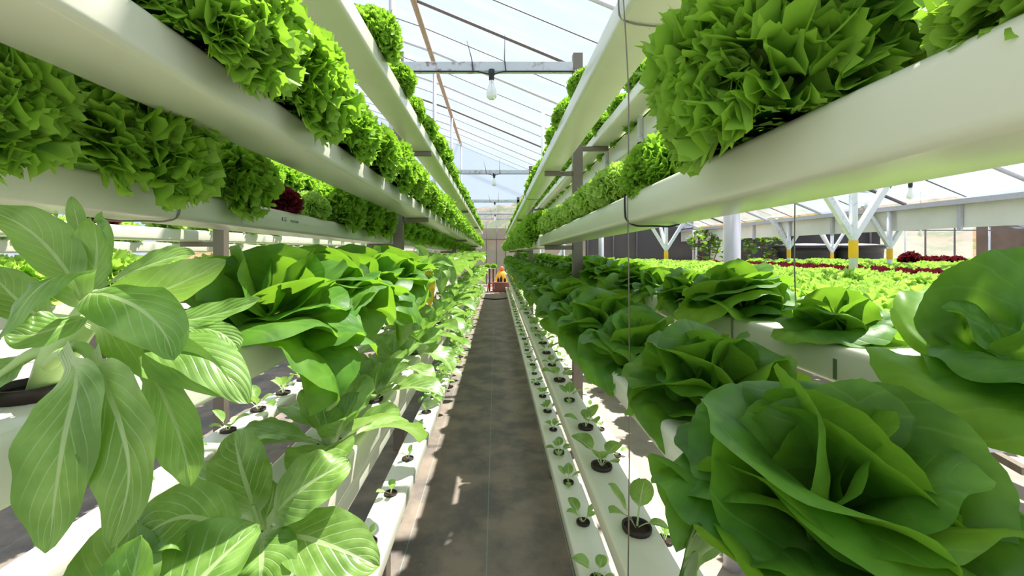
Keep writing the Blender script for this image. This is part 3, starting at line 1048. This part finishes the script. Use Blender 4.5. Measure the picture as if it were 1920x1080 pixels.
row('L8', ladder(1.2, .27, 5.0), PALE, PALE, 'pale loose lettuce', 'lettuce', 'lettuces of the racks far left', 9, (.55, .75),
    over={1: {'p': RED[0], 's': .4, 'desc': 'small red lettuce'}, 6: {'p': RED[1], 's': .4, 'desc': 'small red lettuce'}})
row('L9', ladder(1.6, .3, 5.0), PALE, PALE, 'pale loose lettuce', 'lettuce', 'lettuces of the racks far left', 9, (.6, .75))
row('L10', ladder(2.2, .24, 6.5), FR_LO, FR_LO, 'bright curly lettuce', 'lettuce', 'lettuces of the racks far left', 9, (.85, 1.0), dx=.02)
row('L11', ladder(1.2, .27, 4.0), PALE, PALE, 'pale loose lettuce', 'lettuce', 'lettuces of the racks far left', 9, (.8, 1.0))

# ------------------------------------------------------------------ the great bok choy on the near left
def hero(name, label, base, leaves, group, cat='bok choy'):
    root = empty(name, base)
    tag(root, label, cat, group)
    b = np.asarray(base, float)
    for lf in leaves:
        pts = [P(*q) - b for q in lf['p']]
        mid_d = np.mean([q[2] for q in lf['p']])
        w = lf['w'] * lf.get('wd', lf['p'][min(2, len(lf['p']) - 1)][2]) / F
        n0 = lf.get('n', (0, -1, .4)); n1 = lf.get('n1', n0)
        v, f, uv = spoon(pts, n0, w, lf.get('pet', .15), lf.get('pw', w * .22), lf.get('cup', .2), lf.get('ruf', (.06, 8, 1.0)), 15, 28, n1, lf.get('skew', 0.0), lf.get('curl', 0.0), lf.get('belly', .85))
        o = link(bpy.data.objects.new('leaf', make_mesh('leaf', v, f, lf.get('m', M['bok']), uv)), root)
        if 'label' in lf:
            o['label'] = lf['label']
        if 'stalk' in lf:
            q = [P(*t) - b for t in lf['stalk']]
            MB().tube(catmull(q, 12), list(np.linspace(lf.get('sr', .006), .0028, 12)), 8).build('stalk', M['stalk'], o, True)
    return root


big = [
    dict(p=[(120, 650, .36), (140, 712, .325), (118, 820, .30), (100, 930, .292), (88, 1036, .288)], w=74, n=(.1, -1, .25), pet=.16, cup=.16, belly=.8, stalk=[(88, 690, .38), (118, 662, .362), (136, 686, .352), (138, 712, .338)]),
    dict(p=[(178, 655, .355), (192, 712, .325), (224, 800, .305), (238, 900, .295), (206, 1030, .29)], w=76, n=(-.1, -1, .25), pet=.16, cup=.16, belly=.8, stalk=[(110, 668, .38), (150, 650, .365), (182, 682, .352), (190, 708, .338)]),
    dict(p=[(215, 668, .37), (285, 712, .355), (322, 780, .345), (345, 850, .34), (356, 913, .34)], w=44, n=(.2, -1, .2), pet=.2, cup=.2),
    dict(p=[(166, 548, .37), (205, 552, .35), (262, 578, .335), (306, 622, .33), (326, 676, .328)], w=58, n=(.15, -.75, 1), pet=.03, cup=-.1, belly=.75),
    dict(p=[(250, 640, .38), (300, 640, .37), (372, 660, .36), (425, 702, .355), (466, 758, .352)], w=46, n=(.1, -.6, 1), pet=.12, cup=-.05),
    dict(p=[(170, 560, .385), (230, 560, .37), (300, 545, .36), (360, 520, .355), (424, 488, .35)], w=36, n=(0, .7, .8), n1=(0, .5, 1), pet=.1, cup=.25, skew=.5),
    dict(p=[(175, 550, .40), (240, 512, .40), (290, 492, .40), (330, 480, .405), (366, 476, .41)], w=30, n=(0, -.7, .8), pet=.15, cup=.25),
    dict(p=[(166, 560, .40), (174, 520, .40), (180, 480, .40), (178, 440, .395), (168, 408, .385)], w=40, n=(.1, -1, .1), pet=.05, cup=.35, belly=.75),
    dict(p=[(190, 560, .41), (205, 500, .42), (212, 450, .42), (200, 415, .41), (176, 412, .40)], w=26, n=(-.5, -.8, .1), pet=.1, cup=.5),
    dict(p=[(160, 540, .42), (155, 480, .43), (148, 430, .43), (140, 395, .43), (134, 368, .43)], w=14, n=(.7, -.7, .1), pet=.3, cup=.3),
    dict(p=[(160, 565, .39), (125, 508, .385), (82, 455, .375), (36, 418, .365), (-30, 388, .355)], w=46, n=(.35, -.6, .8), pet=.14, cup=.3),
    dict(p=[(158, 580, .37), (128, 520, .345), (84, 528, .325), (36, 575, .315), (-6, 640, .31)], w=52, n=(.1, -.6, 1), n1=(-.5, -1, .4), pet=.04, cup=-.15, belly=.75),
    dict(p=[(172, 588, .37), (130, 604, .35), (92, 618, .34), (50, 628, .332), (8, 622, .325)], w=44, n=(0, -.9, .6), pet=.05, cup=.2, belly=.8),
    dict(p=[(290, 612, .42), (335, 602, .42), (390, 592, .42), (440, 578, .42), (490, 560, .42)], w=30, n=(0, -.7, .8), pet=.1, cup=.15),
    dict(p=[(300, 612, .42), (360, 612, .41), (410, 622, .40), (436, 640, .40), (448, 656, .40)], w=22, n=(.2, -.7, .8), pet=.2, cup=.1),
    dict(p=[(160, 600, .38), (210, 625, .37), (280, 655, .36), (360, 690, .355), (440, 742, .352)], w=46, n=(0, -.9, .5), pet=.15, cup=.2),
    dict(p=[(130, 600, .40), (70, 590, .40), (30, 560, .40), (0, 530, .40), (-30, 500, .40)], w=40, n=(.2, -.6, .8), pet=.15, cup=.3),
    dict(p=[(120, 640, .39), (60, 660, .38), (20, 690, .37), (-20, 720, .36), (-60, 760, .355)], w=40, n=(0, -.8, .7), pet=.35, cup=.2, stalk=[(98, 660, .385), (60, 664, .378), (18, 692, .37), (-20, 720, .362)]),
]
b0 = P(62, 735, .385)
h = hero('bok_choy', 'huge bok choy with long drooping leaves, nearest plant of the waist-high left gutter', tuple(b0), big, 'bok choy on the left')
MB().tube([np.array((0, 0, -.02)), P(110, 665, .385) - b0, P(160, 600, .385) - b0, P(168, 555, .39) - b0], [.010, .014, .012, .004], 10).build('stem', M['stalk'], h, True)
o = bpy.data.objects.new('net_cup', CUP); link(o, h); o.scale = (1.15,) * 3
low = [
    dict(p=[(484, 985, .63), (468, 930, .62), (452, 880, .62), (442, 840, .63), (436, 812, .65)], w=54, n=(.15, -1, .35), pet=.12, cup=.25, belly=.78, stalk=[(480, 1010, .64), (484, 985, .632), (474, 948, .622)]),
    dict(p=[(500, 985, .62), (535, 940, .60), (580, 905, .60), (622, 880, .61), (655, 862, .63)], w=56, n=(-.3, -.8, .7), pet=.1, cup=.12, belly=.78),
    dict(p=[(455, 1020, .62), (410, 985, .56), (352, 968, .53), (296, 985, .51), (236, 1030, .50)], w=62, n=(0, -.8, .8), pet=.14, cup=.12, belly=.8, stalk=[(470, 1040, .63), (440, 1010, .60), (408, 984, .56)]),
    dict(p=[(488, 1000, .60), (490, 1030, .56), (490, 1060, .54), (486, 1095, .53), (482, 1130, .53)], w=66, n=(0, -.7, 1), pet=.08, cup=.1, belly=.75),
    dict(p=[(505, 1000, .60), (560, 1005, .57), (615, 1020, .56), (665, 1040, .555), (712, 1062, .555)], w=60, n=(-.1, -.7, 1), pet=.1, cup=.1, belly=.8),
    dict(p=[(500, 995, .62), (535, 990, .61), (565, 985, .605), (595, 978, .605), (620, 968, .61)], w=28, n=(0, -.6, 1), pet=.1, cup=.2, belly=.8),
    dict(p=[(494, 995, .635), (500, 965, .64), (508, 940, .645), (512, 918, .65), (512, 900, .65)], w=24, n=(0, -1, .3), pet=.1, cup=.4),
    dict(p=[(480, 1000, .66), (440, 950, .70), (405, 915, .72), (375, 895, .73), (345, 880, .74)], w=34, n=(.2, -.8, .7), pet=.2, cup=.25),
    dict(p=[(500, 1000, .66), (540, 960, .72), (560, 925, .76), (575, 895, .79), (585, 870, .80)], w=30, n=(-.2, -.9, .5), pet=.2, cup=.25),
    dict(p=[(485, 1010, .64), (470, 1000, .66), (440, 1000, .69), (410, 985, .71), (375, 980, .72)], w=30, n=(0, -.7, .8), pet=.2, cup=.25),
]
hb = P(486, 1012, .64)
h2 = hero('bok_choy', 'bok choy with splayed pale-veined leaves, second from the front on the wide bok choy gutter', (hb[0], hb[1], GUT['L2'].z(.64) + .001), low, 'bok choy on the left')
o = bpy.data.objects.new('net_cup', CUP); link(o, h2)
tag(MB().box(-.445, -.40, .30, .335, HC - .131, HC - .127).build('yellow_card', M['trap'], bevel=.001), 'torn yellow card lying beside the huge bok choy', 'card')


def hero_head(label, crown, leaves, group, axis=(0, -.15, 1), seed=1):
    """a butterhead built leaf by leaf: every leaf runs from the crown to its own tip"""
    rg = random.Random(seed)
    c = P(*crown)
    root = empty('butterhead_lettuce', tuple(c))
    tag(root, label, 'lettuce', group)
    ax = unit(axis)
    for (tx, ty, td, wid, bend, lip) in leaves:
        tip = P(tx, ty, td) - c
        d = unit(tip)
        n = unit(ax - d * np.dot(ax, d)) if abs(np.dot(ax, d)) < .97 else unit(np.array((0, 1.0, 0)))
        # start direction is turned up so that the bent leaf still ends at its tip
        a = bend / 2
        d0 = unit(d * math.cos(a) + n * math.sin(a)); n0 = unit(n * math.cos(a) - d * math.sin(a))
        R = np.linalg.norm(tip) / max(.6, (math.sin(abs(bend) / 2 + 1e-4) / (abs(bend) / 2 + 1e-4)))
        ruf = [(rg.uniform(.06, .11), rg.uniform(1.9, 3.2), rg.uniform(0, 6), 1.8), (rg.uniform(.05, .085), rg.uniform(4.5, 7.0), rg.uniform(0, 6), 2.8), (.026, rg.uniform(10, 14), rg.uniform(0, 6), 5), (.018, 8, rg.uniform(0, 6), .8, 17, 4), (.012, 15, rg.uniform(0, 6), .8, 26, -5)]
        v, f, uv = fan(R, d * .006, d0, n0, bend, rg.uniform(.05, .3), ruf, 1.62, 26, 71, .014, 23, 0, .40, .5, wid, lip, crease=.06)
        link(bpy.data.objects.new('leaf', make_mesh('leaf', v, f, M['butter'], uv)), root)
    return root


GREAT = butter_proto('butterhead_lettuce', 47, True, R=.150, nl=30, open_=1.1, fine=True)
GREAT.spawn((.288, .372, GUT['R5'].z(.37) - .012), 2.2, .97, 'biggest dark green butterhead lettuce, first from the front on the right waist-high lettuce gutter', 'lettuce', 'butterheads on the right', (.16, -.12))
hero_head('big butterhead lettuce with a tall sunlit leaf, first on the drip-marked gutter', (1948, 722, .413), [
    (1916, 476, 0.445, .8, -.25, .05), (2001, 484, 0.435, .9, .2, .1), (1788, 574, 0.445, .62, .6, .05), (1971, 672, 0.350, 1.0, .5, .25), (1971, 817, 0.345, .95, 1.1, .15),
    (1946, 842, 0.335, 1.2, 1.2, .1), (2076, 602, 0.405, 1.1, .4, .2), (2056, 542, 0.475, 1.0, .3, .1), (2026, 812, 0.335, 1.1, 1.1, .1), (1941, 562, 0.475, .9, .1, .1), (1966, 562, 0.395, .8, -.5, .1), (2106, 752, 0.375, 1.1, .9, .1)],
    'butterheads behind the right posts', seed=9)

# a yellowed leaf hanging from the waist-high left row
rt = empty('yellowing_cabbage', tuple(P(800, 500, 1.95)))
tag(rt, 'drooping cabbage with one big yellow leaf, beside the first left post', 'cabbage', 'leafy cabbages on the left')
bb = P(800, 500, 1.95)
for pp, ww, mm, lb in (([(803, 505, 1.93), (804, 520, 1.88), (805, 545, 1.86), (806, 575, 1.85)], 11, 'yellow', 'yellowed drooping leaf'),
                       ([(806, 500, 1.93), (822, 500, 1.86), (828, 520, 1.84), (826, 552, 1.83)], 14, 'bok', None),
                       ([(806, 500, 1.93), (836, 502, 1.86), (846, 515, 1.84), (850, 535, 1.83)], 11, 'bok', None),
                       ([(800, 500, 1.95), (812, 488, 1.9), (830, 488, 1.86), (852, 500, 1.83)], 10, 'bok', None),
                       ([(800, 500, 1.95), (796, 480, 1.95), (788, 468, 1.95), (778, 462, 1.95)], 10, 'bok', None)):
    v, f, uv = spoon([P(*q) - bb for q in pp], (.2, -1, .4), ww * 1.86 / F, .08, .003, .2, (.05, 7, 0), 9, 16)
    o = link(bpy.data.objects.new('leaf', make_mesh('leaf', v, f, M[mm], uv)), rt)
    if lb:
        o['label'] = lb

# ------------------------------------------------------------------ the beds of pale lettuce beyond the right rack
BZ = HC - .35
BEDS = [(1.02, 2.55), (2.75, 4.6), (4.8, 6.9), (7.1, 9.4)]
for k, (xa, xb) in enumerate(BEDS):
    for j, (ya, yb) in enumerate(((.9, 4.4), (4.6, 8.6))):
        t = empty('growing_bench', ((xa + xb) / 2, ya, BZ))
        tag(t, f'white lettuce bench, {ordinal(k + 1)} column from the right rack, {("near", "far")[j]} one', 'bench', 'white lettuce benches')
        mb = MB()
        n = int((xb - xa) / .3)
        for q in range(n + 1):
            x = -(xb - xa) / 2 + (xb - xa) * (q + .5) / (n + 1)
            mb.box(x - .055, x + .055, 0, yb - ya, -.05, 0)
        mb.build('bench_channel', M['bench'], t)
        for ry in (.02, yb - ya - .06):
            MB().box(-(xb - xa) / 2, (xb - xa) / 2, ry, ry + .04, -.085, -.051).build('bench_rail', M['pipe'], t)
        for sx in (-1, 1):
            for yy in (.15, yb - ya - .15):
                MB().tube([(sx * ((xb - xa) / 2 - .1), yy, -.09), (sx * ((xb - xa) / 2 - .1), yy, -BZ - .012)], .014, 8).build('leg', M['post'], t, True)

cand = []
yi = 0
y = 1.05
while y < 8.5:
    yi += 1
    xi = 0
    x = 1.10
    while x < 9.3:
        xi += 1
        px = VX + F * x / y
        if 1085 < px < 1960 and any(a + .03 < x < b - .03 for a, b in BEDS):
            cand.append((y, x, yi, xi))
        x += .285
    y += .285
pale, red, far = [], [], []
for c in cand:
    y, x = c[0], c[1]
    if 3.35 < x < 5.05:
        red.append(c)
    elif len(pale) < 292:
        pale.append(c)
    else:
        far.append(c)
for (y, x, yi, xi) in pale:
    jx, jy = RNG.uniform(-.03, .03), RNG.uniform(-.03, .03)
    RNG.choice(PALE).spawn((x + jx, y + jy, BZ), RNG.uniform(0, 6.28), RNG.uniform(1.0, 1.25), f'pale yellow-green frilly lettuce, {ordinal(xi)} across in the {ordinal(yi)} bench row',
                           'lettuce', 'pale frilly lettuces on the benches')
for (y, x, yi, xi) in red[:120]:
    RNG.choice(RED).spawn((x + RNG.uniform(-.03, .03), y + RNG.uniform(-.03, .03), BZ), RNG.uniform(0, 6.28), RNG.uniform(.9, 1.05), f'dark red frilly lettuce, {ordinal(xi)} across in the {ordinal(yi)} bench row',
                          'lettuce', 'red lettuces on the benches')
mb = MB()
lo = frilly_proto('tmp', 99, False, M['pale'], .125, -.2, 9)
src = lo.parts[0][1]
nv = len(src.vertices)
co = np.empty(nv * 3); src.vertices.foreach_get('co', co); co = co.reshape(-1, 3)[: 26 * 280]
fc = grid_faces(5, 56)
for (y, x, yi, xi) in far + red[120:]:
    a = RNG.uniform(0, 6.28)
    R = np.array([[math.cos(a), -math.sin(a), 0], [math.sin(a), math.cos(a), 0], [0, 0, 1]])
    cc = co @ R.T * 1.15 + np.array([x, y, BZ])
    for q in range(26):
        mb.add(cc[q * 280:(q + 1) * 280], fc, np.full((280, 2), .6))
if mb.n:
    tag(mb.build('lettuce_mass', M['pale'], smooth=True), 'distant carpet of pale lettuces at the far ends of the benches', 'lettuce', None, 'stuff')
# five tall dark red heads on a raised gutter
for k in range(5):
    o = RED[k % 2].spawn(P(1707 + 22 * k, 502 - (4 if k == 0 else 0), 6.5), k, 1.05 + (.2 if k == 0 else 0), f'tall dark red lettuce on the raised gutter, {ordinal(k + 1)} from the tanks', 'lettuce', 'raised red lettuces')
rg_ = MB().box(P(1690, 505, 6.5)[0], P(1815, 505, 6.5)[0], 6.44, 6.56, BZ, P(1700, 501, 6.5)[2]).build('raised_gutter', M['bench'], bevel=.004)
tag(rg_, 'short raised white gutter under the tall dark red lettuces', 'gutter')

# ------------------------------------------------------------------ columns with braces
def brace_column(x, y, ztop, zbr, reach, r, label, tz):
    e = empty('braced_column', (x, y, -.01))
    tag(e, label, 'column', 'braced columns')
    MB().tube([(0, 0, 0), (0, 0, ztop)], r, 12).build('shaft', M['column'], e, True)
    for sx, sy in ((-1, 0), (1, 0), (0, 1)):
        MB().bar((0, 0, zbr), (sx * reach, sy * reach, zbr + reach * 1.6), r * 1.5, r * 1.5).build('brace', M['column'], e)
    MB().tube([(0, 0, tz - .145), (0, 0, tz)], r * 1.12, 14, cap=False).build('yellow_tape', M['tape'], e, True)
    return e


def col_at(px, d, top, tape_y, reach, r, label):
    x = (px - VX) * d / F
    tz = HC + (VY - tape_y) * d / F + .01
    brace_column(x, d, top, tz + .02, reach, r, label, tz)


col_at(1600, 3.55, HC + 1.50, 451, .42, .030, 'white braced column with yellow tape, closest of the columns among the lettuce beds')
col_at(1249, 7.2, HC + 1.62, 471, .42, .030, 'white braced column with yellow tape in front of the grey shade net')
col_at(1668, 5.85, HC + .56, 466, .36, .030, 'white braced column with yellow tape nearest the red lettuces')
col_at(1479, 7.9, HC + .56, 468, .36, .030, 'white braced column with yellow tape before the left tank')
col_at(1560, 9.6, HC + .70, 474, .3, .030, 'white braced column with yellow tape between the two black tanks')
col_at(1018, 7.4, HC + 2.4, 530, .4, .030, 'slim grey braced column seen behind the right rack')
tag(MB().tube([(5.30, 11.4, 0), (5.30, 11.4, HC + .55)], .05, 10).build('roof_column', M['column'], smooth=True), 'plain white column at the corner of the shade net', 'column')

# valley gutter between the bays
vg = MB().box(5.36, 5.64, -1.0, 13.4, HC + .54, HC + .60).build('valley_gutter', M['pipe'])
tag(vg, 'long steel roof gutter between the two greenhouse bays', 'gutter')
fa = MB().box(5.46, 5.475, -1.0, 13.4, HC + .27, HC + .54).build('valley_fascia', M['fascia'])
tag(fa, 'cream plastic strip hanging below the long roof gutter', 'strip')
for k, y in enumerate((4.2, 5.0, 6.9, 9.0)):
    tag(MB().box(5.42, 5.452, y - .02, y + .02, HC + .24, HC + .56).build('fascia_strap', M['pipe']), f'steel strap holding the cream roof strip, {ordinal(k + 1)} from the near end', 'strap', 'fascia straps')
for k, y in enumerate((3.3, 5.85, 8.3)):
    zt = HC + .66 + .1 * 0
    tag(MB().box(2.6, 5.36, y - .025, y + .025, HC + .80, HC + .85).build('tie_beam', M['beam'], bevel=.002), f'pale steel tie beam under the roof by the valley, {ordinal(k + 1)} from the near end', 'beam', 'tie beams')
    tag(MB().tube([(3.6, y, HC + .85), (3.6, y, roof_z(3.6))], .014, 8).build('king_strut', M['pipe']), f'short strut between tie beam and roof, {ordinal(k + 1)} from the near end', 'strut', 'roof struts')
for k, (px, py, d) in enumerate(((1707, 341, 3.6), (1726, 424, 6.2))):
    c = P(px, py, d)
    e = empty('light_bulb', tuple(c))
    tag(e, ('light bulb hanging over the lettuce beds near the column', 'small light bulb hanging before the far hillside wall')[k], 'bulb', 'light bulbs')
    s = .9
    MB().tube([(0, 0, 0), (0, 0, .9 if k == 0 else .5)], .002, 5).build('flex', M['black'], e)
    MB().lathe([(.0005, .004), (.016 * s, .004), (.017 * s, -.03), (.0135 * s, -.05), (.011, -.052)], n=16).build('bulb_socket', M['black'], e, True)
    MB().lathe([(.0115, -.048), (.017 * s, -.078), (.0285 * s, -.115), (.025 * s, -.135), (.0005, -.15)], n=16).build('bulb_glass', M['bulb'], e, True)

# ------------------------------------------------------------------ far end: walls, nets, tanks, vines
WY = 12.6
def panel(name, x0, x1, z0, z1, mat, y=WY, kind='structure', label=None, cat=None):
    o = MB().box(x0, x1, y - .006, y + .006, z0, z1).build(name, mat)
    return tag(o, label, cat, None, kind)


X = lambda px, d=WY: (px - VX) * d / F
panel('wall_end_aisle', X(600), X(1098), .0, HC + .66, M['thin_net'])
panel('wall_end_shade', X(1098), X(1300), .0, HC + 1.1, M['shade_net'])
panel('wall_end_dark', X(1300), X(1650), .0, HC + .62, plain('dark_back_sheet', srgb(58, 56, 58), .8, var=.25, scale=1.5))
panel('wall_end_clear', X(1600), X(1845), .0, HC + .9, M['clear'], WY + .3)
panel('wall_end_board', X(1845), X(2100), .0, HC + .9, M['brown_board'], WY + .2)
panel('wall_end_gable', X(600), X(1098), HC + .66, HC + 3.2, M['film'])
panel('wall_left', 0, 0.01, 0, 0.02, M['film'])
bpy.data.objects.remove(bpy.data.objects['wall_left'])
wl = MB().box(-9.5, -9.48, -2, WY, 0, HC + 3.6).build('wall_left', M['film']); tag(wl, kind='structure')
for k, px in enumerate((912, 931, 948, 1102, 1150, 1194, 1306, 1608, 1632, 1697, 1735, 1790, 1855)):
    d = WY - .06
    o = MB().tube([(X(px, d), d, 0), (X(px, d), d, HC + .75)], .022 if px > 1000 else .012, 8).build('wall_post', M['dark_steel'] if px not in (1697, 1855, 1306) else M['column'], smooth=True)
    tag(o, f'thin upright post of the far end wall, {ordinal(k + 1)} counting from the aisle', 'post', 'end wall posts')
for k, (xa, xb, z) in enumerate(((X(850), X(1098), HC + .33), (X(1000), X(1300), HC - .28), (X(1600), X(2000), HC - .32), (X(1300), X(2000), HC + .60), (X(1600), X(2000), HC + .72))):
    o = MB().bar((xa, WY - .09, z), (xb, WY - .09, z), .03, .03).build('wall_rail', M['dark_steel'])
    tag(o, f'thin horizontal rail on the far end wall, {ordinal(k + 1)} one', 'rail', 'end wall rails')
# hillside outside
def hillside():
    vs, fs = [], []
    nx, ny = 60, 16
    rg = random.Random(3)
    for i in range(nx):
        for j in range(ny):
            x = -14 + 44 * i / (nx - 1); y = 14.5 + 14 * j / (ny - 1)
            z = -.2 + 4.2 * (j / (ny - 1)) ** 1.1 * (1 + .2 * math.sin(x * .5) + .1 * math.sin(x * 1.7 + y)) + rg.uniform(-.12, .12)
            vs.append((x, y, z))
    for i in range(nx - 1):
        for j in range(ny - 1):
            q = i * ny + j
            fs.append((q, q + ny, q + ny + 1, q + 1))
    o = link(bpy.data.objects.new('hillside', make_mesh('hillside', vs, fs, M['hill'])))
    return tag(o, kind='structure')


hillside()


def tank(px, d, wpx, ytop, ybot, label):
    c = P(px, ybot, d)
    r = wpx * d / F / 2
    hgt = (ybot - ytop) * d / F
    e = empty('water_tank', (c[0], c[1], 0))
    tag(e, label, 'tank', 'black water tanks')
    zb, zt = c[2] - .45, c[2] + hgt
    MB().lathe([(.001, zb), (r * .86, zb), (r * .90, zb + hgt * .5), (r * .92, zt - hgt * .42), (r * .94, zt - .10), (r * 1.05, zt - .09), (r * 1.07, zt - .05), (r * 1.05, zt - .02), (r * .96, zt)], n=48).build('tank_body', M['tank'], e, True)
    MB().lathe([(r * .97, zt - .012), (r * .7, zt + .012), (r * .3, zt + .03), (.001, zt + .035)], n=48).build('tank_lid', M['tank_lid'], e, True)
    b = MB().box(-r * .9, r * .9, -r * .9, r * .9, -.012, zb).build('tank_stand', M['post'], e)


tank(1510, 10.6, 98, 459, 500, 'black water tank with a dusty lid, the one beside the vines')
tank(1599, 10.4, 94, 459, 500, 'black water tank with a dusty lid, the one nearest the hillside wall')


def vine(px0, px1, y0, y1, d, n, label, seed):
    rg = random.Random(seed)
    a, b = P(px0, y1, d), P(px1, y0, d)
    e = empty('climbing_vine', ((a[0] + b[0]) / 2, d, 0))
    tag(e, label, 'vine', 'climbing vines')
    cx = (a[0] + b[0]) / 2
    mb = MB()
    for k in range(n):
        p = np.array([rg.uniform(a[0], b[0]) - cx, rg.uniform(-.25, .25), rg.triangular(a[2], b[2], b[2])])
        az = rg.uniform(0, 6.28); el = rg.uniform(-.9, .3)
        dd, nn = dirs(az, el)
        mb.add(*fan(rg.uniform(.07, .12), p, dd, nn, .5, .2, [(.08, 3, rg.uniform(0, 6), 2)], 1.7, 4, 9))
    mb.build('foliage', M['vine'], e, True)
    st = MB()
    for k in range(4):
        x = a[0] + (b[0] - a[0]) * (k + .5) / 4 - cx
        st.tube([(x, 0, 0), (x + rg.uniform(-.1, .1), 0, a[2]), (x + rg.uniform(-.2, .2), .0, b[2])], .012, 6)
    st.build('stem', M['redpole'], e, True)


vine(1300, 1352, 440, 488, 10.6, 110, 'dark leafy vine growing against the sheet right of the shade net', 1)
vine(1385, 1450, 436, 486, 10.8, 130, 'leafy vine climbing beside the first black tank', 2)
vine(1300, 1470, 428, 448, 11.0, 150, 'vine trailing under the roof edge above the dark sheet', 3)
tag(MB().box(X(1335, 10.9), X(1358, 10.9), 10.8, 11.0, 0, HC + .25).build('pale_sheet', M['fascia'], bevel=.02), 'pale board standing among the vines', 'board')

# ------------------------------------------------------------------ things at the far end of the aisle
bx = P(942, 546, 10.45)
e = empty('planter_box', (bx[0], bx[1], 0)); tag(e, 'brown plastic planter box on the floor at the end of the aisle', 'box')
wv_ = .24
MB().box(-.20, .24, -.15, .15, 0, .22).build('box_body', M['brown_box'], e, bevel=.012)
MB().box(-.22, .26, -.17, .17, .20, .235).build('box_rim', M['brown_box'], e, bevel=.008)
for k, (dx, hh) in enumerate(((-.10, .12), (-.03, .16), (.06, .11))):
    b = MB().lathe([(.001, 0), (.03, 0), (.03, hh * .6), (.012, hh * .8), (.012, hh), (.001, hh)], n=12).build('black_bottle', M['black'], None, True, loc=(bx[0] + dx, bx[1] - .02, .2355))
    tag(b, f'small black bottle standing on the brown planter box, {ordinal(k + 1)} from the stool', 'bottle', 'bottles on the planter box')
s_ = P(920, 547, 10.35)
e = empty('plastic_stool', (s_[0], s_[1], 0)); tag(e, 'little red plastic stool beside the brown planter box', 'stool')
MB().box(-.07, .07, -.07, .07, .19, .215).build('seat', M['stool'], e, bevel=.008)
for sx in (-1, 1):
    for sy in (-1, 1):
        MB().bar((sx * .075, sy * .075, 0), (sx * .05, sy * .05, .195), .03, .02).build('leg', M['stool'], e)
tt = P(921, 502, 10.5)
e = empty('small_table', (tt[0], tt[1], 0)); tag(e, 'small white-topped stand with dark red legs behind the stool', 'stand')
MB().box(-.13, .13, -.12, .12, tt[2] - .02, tt[2]).build('table_top', M['pvc'], e, bevel=.004)
for x in (-.04, .05):
    MB().tube([(x, 0, 0), (x, 0, tt[2] - .02)], .018, 8).build('leg', M['redpole'], e, True)
for k, dx in enumerate((-.09, .07)):
    FR_LO[k].spawn((tt[0] + dx, tt[1], tt[2]), k, .62, ('small green lettuce on the white stand, on the stool side', 'small green lettuce on the white stand, on the planter side')[k], 'lettuce', 'lettuces on the stand')
for k, (px, py, d, w_, h_, mt, lb) in enumerate(((941, 520, 11.2, .20, .30, 'sack', 'bulging yellow sack standing behind the planter box'), (968, 528, 11.4, .17, .24, 'sack', 'second yellow sack farther right behind the planter'), (941, 505, 11.2, .06, .07, 'orange', 'orange tub on top of the heap behind the planter'))):
    c = P(px, py, d)
    pr = [(.001, 0), (w_ * .85, 0), (w_, h_ * .4), (w_ * .9, h_ * 1.0), (w_ * .5, h_ * 1.45), (w_ * .18, h_ * 1.6), (.001, h_ * 1.6)]
    z0 = 0 if mt == 'sack' else .479
    tag(MB().lathe([(r, z) for r, z in pr], n=20).build('yellow_sack' if mt == 'sack' else 'orange_tub', M[mt], None, True, loc=(c[0], c[1], z0)), lb, 'sack' if mt == 'sack' else 'tub')
hs = [P(904, 560, 8.9), P(912, 561, 8.8), P(930, 562, 8.7), P(950, 560, 8.9), P(957, 556, 9.3)]
tag(MB().tube(catmull([(p[0], p[1], .012) for p in hs], 24), .012, 6).build('black_hose', M['black'], smooth=True), 'thin black hose lying across the aisle near its far end', 'hose')

# under the right rack
tag(MB().bar(P(1772, 800, 1.25), P(1925, 885, 1.0), .018, .018).build('steel_strut', M['post']), 'rusty steel strut slanting low behind the right rack', 'strut')
tag(MB().tube([(1.22, 1.47, -.012), (1.22, 1.47, BZ - .05)], .013, 10).build('standing_pipe', M['post'], smooth=True), 'upright steel pipe standing behind the drip-marked gutter', 'pipe')
tag(MB().box(2.30, 2.62, 3.7, 4.0, -.012, .05).build('yellow_tray', M['trap'], bevel=.003), 'yellow tray on the floor glimpsed under the drip-marked gutter', 'tray')

# ------------------------------------------------------------------ light, sky, camera
sun = bpy.data.lights.new('sun', 'SUN')
sun.energy = 13.5
sun.angle = math.radians(.6)
sun.color = (1.0, .95, .86)
so = link(bpy.data.objects.new('sun', sun))
sd = Vector((.335, .35, .95)).normalized()
so.rotation_euler = sd.to_track_quat('Z', 'Y').to_euler()

w = bpy.data.worlds.new('sky'); SC.world = w
w.use_nodes = True
nt = w.node_tree
nt.nodes.clear()
bg = nt.nodes.new('ShaderNodeBackground'); ow = nt.nodes.new('ShaderNodeOutputWorld')
bg.inputs['Color'].default_value = (.77, .88, 1.0, 1)
bg.inputs['Strength'].default_value = 1.0
nt.links.new(bg.outputs[0], ow.inputs[0])

cam = bpy.data.cameras.new('camera')
cam.sensor_width = 36; cam.lens = 36 * F / 1920
cam.shift_x = (960 - VX) / 1920
cam.shift_y = -(540 - VY) / 1920
cam.clip_start = .02
co_ = link(bpy.data.objects.new('camera', cam))
co_.location = (0, 0, HC); co_.rotation_euler = (PI / 2, 0, 0)
SC.camera = co_
SC.view_settings.view_transform = 'Standard'
SC.view_settings.look = 'None'
SC.view_settings.gamma = 1
SC.view_settings.use_curve_mapping = False
SC.view_settings.exposure = .0
